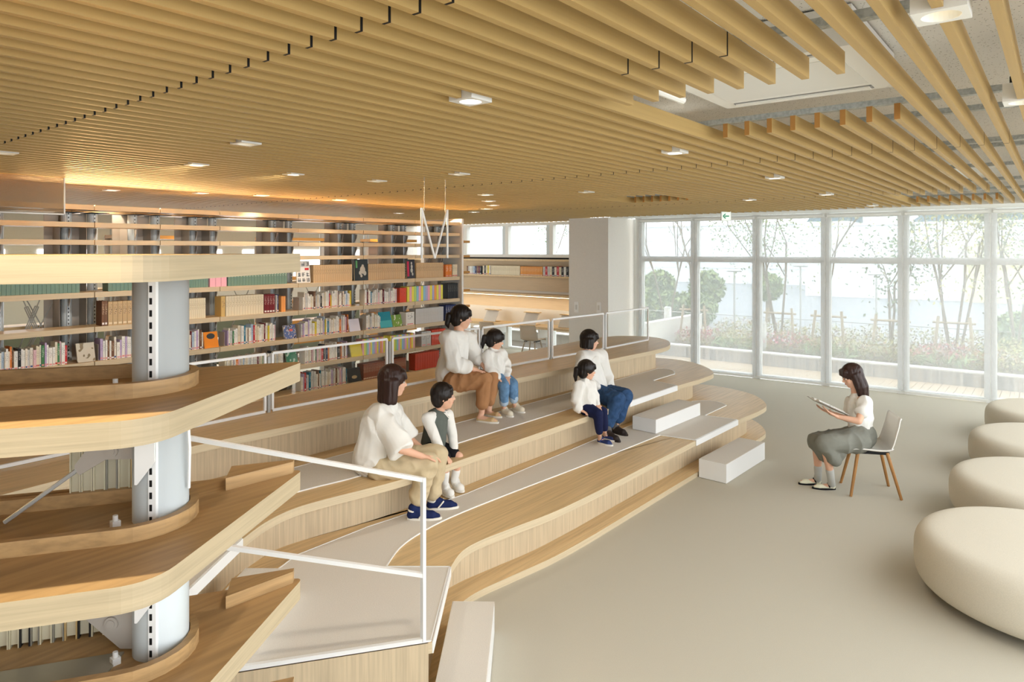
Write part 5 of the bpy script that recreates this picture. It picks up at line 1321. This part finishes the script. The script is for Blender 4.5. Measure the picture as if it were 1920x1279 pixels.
Fn = frame_from(S['look'])
# --- small girl with ponytail, white sweater, pale jeans
S = dict(s=.72, hs=.205, look=(.72, -.66, -.22), head=J(929, 638, 7.03), neck=J(925, 657, 7.03), chest=J(926, 673, 7.03), pelvis=J(930, 704, 7.06),
  shn=J(912, 666, 6.94), eln=J(919, 694, 6.86), wrn=J(933, 708, 6.86), shf=J(940, 664, 7.13), elf=J(950, 686, 7.1), wrf=J(951, 704, 7.0),
  hpn=J(932, 712, 6.98), knn=J(945, 724, 6.86), ann=J(945, 763, 6.92), hpf=J(944, 710, 7.10), knf=J(961, 720, 6.98), anf=J(964, 757, 7.05),
  hln=(*G(941, 777, T2 + .006), T2 + .006), ten=(*G(962, 783, T2 + .006), T2 + .006), hlf=(*G(962, 770, T2 + .006), T2 + .006), tef=(*G(984, 775, T2 + .006), T2 + .006))
t, F = person('small girl with tied back ponytail, white sweater and pale rolled jeans', (*G(941, 777, T2), T2), S)
hair(t, S['head'], F, .21, HAIR, front=1, pony=.22)
cloth('sweater', WSHIRT, t, [([S['neck'], S['chest'], mixp(S['chest'], S['pelvis'], .8)], [.048, .095, .105]), ([S['shn'], S['shf']], [.05, .05]), ([S['shn'], S['eln'], mixp(S['eln'], S['wrn'], .85)], [.052, .045, .036]), ([S['shf'], S['elf'], mixp(S['elf'], S['wrf'], .85)], [.052, .045, .036])], .014, 13)
cloth('jeans', LJEAN, t, [([S['pelvis'], S['hpn'], S['knn'], mixp(S['knn'], S['ann'], .7)], [.10, .08, .056, .046]), ([S['pelvis'], S['hpf'], S['knf'], mixp(S['knf'], S['anf'], .7)], [.10, .08, .056, .046])], .004, 18)
for a in ('n', 'f'):
    cloth('rolled_cuff', mat('cuff', (176, 196, 214), .9), t, [([mixp(S['kn' + a], S['an' + a], .62), mixp(S['kn' + a], S['an' + a], .76)], [.049, .049])], 0, vox=.006)
    shoe('shoe', t, S['hl' + a], S['te' + a], .06, mat('cream_shoe', (222, 212, 190), .7), SOLE)
# --- adult with short dark hair, white shirt, blue jeans
S = dict(s=.98, hs=.23, look=(.70, -.70, -.05), head=J(1106, 639, 7.72), neck=J(1101, 662, 7.72), chest=J(1104, 682, 7.72), pelvis=J(1112, 731, 7.74),
  shn=J(1090, 672, 7.58), eln=J(1094, 710, 7.48), wrn=J(1122, 728, 7.5), shf=J(1126, 668, 7.86), elf=J(1138, 706, 7.84), wrf=J(1146, 732, 7.72),
  hpn=J(1118, 738, 7.62), knn=J(1158, 750, 7.30), ann=J(1138, 800, 7.28), hpf=J(1130, 736, 7.82), knf=J(1172, 743, 7.46), anf=J(1158, 790, 7.44),
  hln=(*G(1136, 822, T1 + .006), T1 + .006), ten=(*G(1163, 830, T1 + .006), T1 + .006), hlf=(*G(1147, 810, T1 + .006), T1 + .006), tef=(*G(1177, 818, T1 + .006), T1 + .006), tsn=-1)
t, F = person('adult with short dark hair, white shirt and blue jeans behind the little girl', (*G(1136, 822, T1), T1), S)
hair(t, S['head'], F, .236, HAIR, bob=.45, front=1)
cloth('shirt', WSHIRT, t, [([S['neck'] + Vector((0, 0, -.03)), S['chest'], mixp(S['chest'], S['pelvis'], .5), S['pelvis'] + Vector((0, 0, .03))], [.06, .13, .138, .15]), ([S['shn'], S['shf']], [.07, .07]),
   ([S['shn'], S['eln'], mixp(S['eln'], S['wrn'], .85)], [.072, .062, .045]), ([S['shf'], S['elf'], mixp(S['elf'], S['wrf'], .85)], [.072, .062, .045])], .02, 9, (1, 1, .5))
cloth('jeans', JEAN, t, [([S['pelvis'], S['hpn'], S['knn'], mixp(S['knn'], S['ann'], .82)], [.125, .105, .082, .066]), ([S['pelvis'], S['hpf'], S['knf'], mixp(S['knf'], S['anf'], .82)], [.12, .10, .08, .064])], .012, 13)
for a in ('n', 'f'):
    cloth('sock', DSOCK, t, [([S['an' + a] + Vector((0, 0, .06)), mixp(S['hl' + a], S['te' + a], .2) + Vector((0, 0, .06))], [.040, .038])], 0, vox=.006)
    shoe('shoe', t, S['hl' + a], S['te' + a], .07, DSHOE, DSHOE)
# --- little girl in white top and navy trousers
S = dict(s=.72, hs=.205, look=(.74, -.66, -.06), head=J(1101, 695, 7.06), neck=J(1096, 715, 7.06), chest=J(1096, 732, 7.06), pelvis=J(1099, 762, 7.08),
  shn=J(1085, 724, 6.97), eln=J(1080, 750, 6.92), wrn=J(1084, 768, 6.92), shf=J(1108, 723, 7.16), elf=J(1115, 744, 7.14), wrf=J(1120, 758, 7.04),
  hpn=J(1102, 768, 7.0), knn=J(1121, 776, 6.90), ann=J(1124, 814, 6.95), hpf=J(1110, 766, 7.14), knf=J(1130, 772, 7.02), anf=J(1134, 808, 7.06),
  hln=(*G(1120, 830, T1 + .006), T1 + .006), ten=(*G(1149, 837, T1 + .006), T1 + .006), hlf=(*G(1130, 822, T1 + .006), T1 + .006), tef=(*G(1158, 829, T1 + .006), T1 + .006), fdn=J(1096, 775, 6.9) - J(1082, 770, 6.92))
t, F = person('little girl with long tied hair, white top and navy trousers leaning on hand', (*G(1120, 830, T1), T1), S)
hair(t, S['head'], F, .21, HAIR, front=1, pony=.36)
cloth('top', WSHIRT, t, [([S['neck'], S['chest'], mixp(S['chest'], S['pelvis'], .85)], [.048, .095, .115]), ([S['shn'], S['shf']], [.05, .05]), ([S['shn'], S['eln'], mixp(S['eln'], S['wrn'], .9)], [.052, .045, .040]), ([S['shf'], S['elf'], mixp(S['elf'], S['wrf'], .85)], [.05, .042, .036])], .014, 13)
cloth('trousers', NAVY, t, [([S['pelvis'], S['hpn'], S['knn'], mixp(S['knn'], S['ann'], .85)], [.095, .075, .052, .038]), ([S['pelvis'], S['hpf'], S['knf'], mixp(S['knf'], S['anf'], .85)], [.09, .075, .052, .038])], .003, 18)
for a in ('n', 'f'): shoe('shoe', t, S['hl' + a], S['te' + a], .05, mat('blue_mary_jane', (40, 58, 110), .6), SOLE, .042, None, True, strap=mat('blue_mary_jane', (40, 58, 110), .6))
# --- woman reading aloud on the chair
S = dict(s=.98, hs=.235, look=(-.52, .80, -.32), head=J(1597, 706, 6.86), neck=J(1606, 738, 6.86), chest=J(1612, 764, 6.86), pelvis=J(1616, 822, 6.84),
  shn=J(1622, 754, 6.70), eln=J(1610, 790, 6.60), wrn=J(1570, 781, 6.68), shf=J(1598, 754, 7.02), elf=J(1590, 786, 7.06), wrf=J(1556, 774, 6.98),
  hpn=J(1606, 826, 6.74), knn=J(1548, 832, 6.70), ann=J(1558, 896, 6.80), hpf=J(1600, 822, 6.96), knf=J(1532, 828, 6.98), anf=J(1534, 890, 6.98),
  hln=(*G(1567, 918, 0.0), 0), ten=(*G(1523, 916, 0.0), 0), hlf=(*G(1540, 908, 0.0), 0), tef=(*G(1497, 908, 0.0), 0),
  fdn=J(1545, 768, 6.7) - J(1570, 781, 6.68), pnn=(0, 0, 1), pnf=(0, 0, 1), fdf=J(1535, 765, 6.98) - J(1556, 774, 6.98), curl=.3, tsn=1, tsf=-1)
t, F = person('woman with long dark hair, white tee and grey skirt reading aloud on the chair', (*G(1567, 918, 0), 0), S)
hb = bmesh.new(); hair_lump(hb, S['head'], F, .24, front=1)
def Lh(x, y, z): return Vector(S['head']) + F @ Vector((x * .24, y * .24, z * .24))
for (y, x) in ((.30, .0), (.32, -.12), (.26, -.26), (0, -.33), (-.26, -.26), (-.32, -.12), (-.30, .0)):
    cap(hb, Lh(x, y, .1), .03, Lh(x - .03, y * 1.05, -.45), .034); cap(hb, Lh(x - .03, y * 1.05, -.45), .034, Lh(x + .02, y * .9, -.85), .02)
fuse('hair', hb, HAIRB, t, .0068, 2, .0035, 60, (1, 1, .12))
cloth('shirt', WSHIRT, t, [([S['neck'] + Vector((0, 0, -.035)), S['chest'], mixp(S['chest'], S['pelvis'], .55), mixp(S['chest'], S['pelvis'], .9)], [.058, .112, .108, .118]), ([S['shn'], S['shf']], [.058, .058]),
   ([S['shn'], mixp(S['shn'], S['eln'], .5)], [.062, .056]), ([S['shf'], mixp(S['shf'], S['elf'], .5)], [.062, .056])], .014, 11, (1, 1, .5))
cloth('skirt', SKIRT, t, [([S['pelvis'] + Vector((0, 0, .03)), S['hpn'], S['knn'], J(1566, 862, 6.72)], [.125, .115, .085, .06]), ([S['pelvis'] + Vector((0, 0, .03)), S['hpf'], S['knf'], J(1545, 850, 6.95)], [.12, .115, .085, .07]),
   ([mixp(S['hpn'], S['hpf'], .5), mixp(S['knn'], S['knf'], .5), J(1553, 852, 6.84)], [.12, .09, .08]), ([J(1575, 850, 6.72), J(1570, 862, 6.74)], [.05, .045])], .018, 8, (1, 1, .6))
for a in ('n', 'f'):
    cloth('sock', SOCK, t, [([mixp(S['kn' + a], S['an' + a], .78), S['an' + a], mixp(S['hl' + a], S['te' + a], .18) + Vector((0, 0, .05))], [.040, .035, .038])], 0, vox=.006)
    shoe('shoe', t, S['hl' + a], S['te' + a], .05, mat('ivory_flat', (226, 222, 196), .5), BLK, .042, None, True, strap=BLK)
# the open book she holds
c0 = J(1551, 762, 6.84)
bt = thing('open_book', c0, 0, 'open white paged book held by the reading woman', 'book')
spn = (J(1580, 775, 6.84) - J(1520, 748, 6.86)).normalized()
lat = Vector((math.sin(HEAD - R(90) + R(180)) * 0 + .70, .62, 0)).normalized(); lat = (lat - spn * lat.dot(spn)).normalized(); up = spn.cross(lat).normalized()
if up.z < 0: up = -up
for sg in (1, -1):
    F3 = Matrix((spn, lat * sg * .99 + up * .07, up)).transposed()
    bmk = bmesh.new(); rows = []
    for i in range(9):
        x = i / 8 * .19; h = .020 * math.sin(min(i / 5, 1) * math.pi) * .9 + (0.003 if i < 8 else .001)
        rows.append([bmk.verts.new(F3 @ Vector((y, x, h))) for y in (-.135, .135)] + [bmk.verts.new(F3 @ Vector((y, x, -.002))) for y in (-.135, .135)])
    for a, b in zip(rows, rows[1:]):
        bmk.faces.new((a[0], a[1], b[1], b[0])); bmk.faces.new((a[2], b[2], b[3], a[3])); bmk.faces.new((a[0], b[0], b[2], a[2])); bmk.faces.new((a[1], a[3], b[3], b[1]))
    bmk.faces.new(rows[-1]); bmk.faces.new(rows[0])
    obj('pages', bmk, textm('page_print', (238, 236, 230), (150, 150, 150), 200, .62), bt)
    cv = bmesh.new(); MM3 = F3.to_4x4(); box(cv, -.14, 0, -.006, .14, .195, -.002, MM3); obj('cover', cv, mat('book_cover_grey', (170, 168, 160), .5), bt)
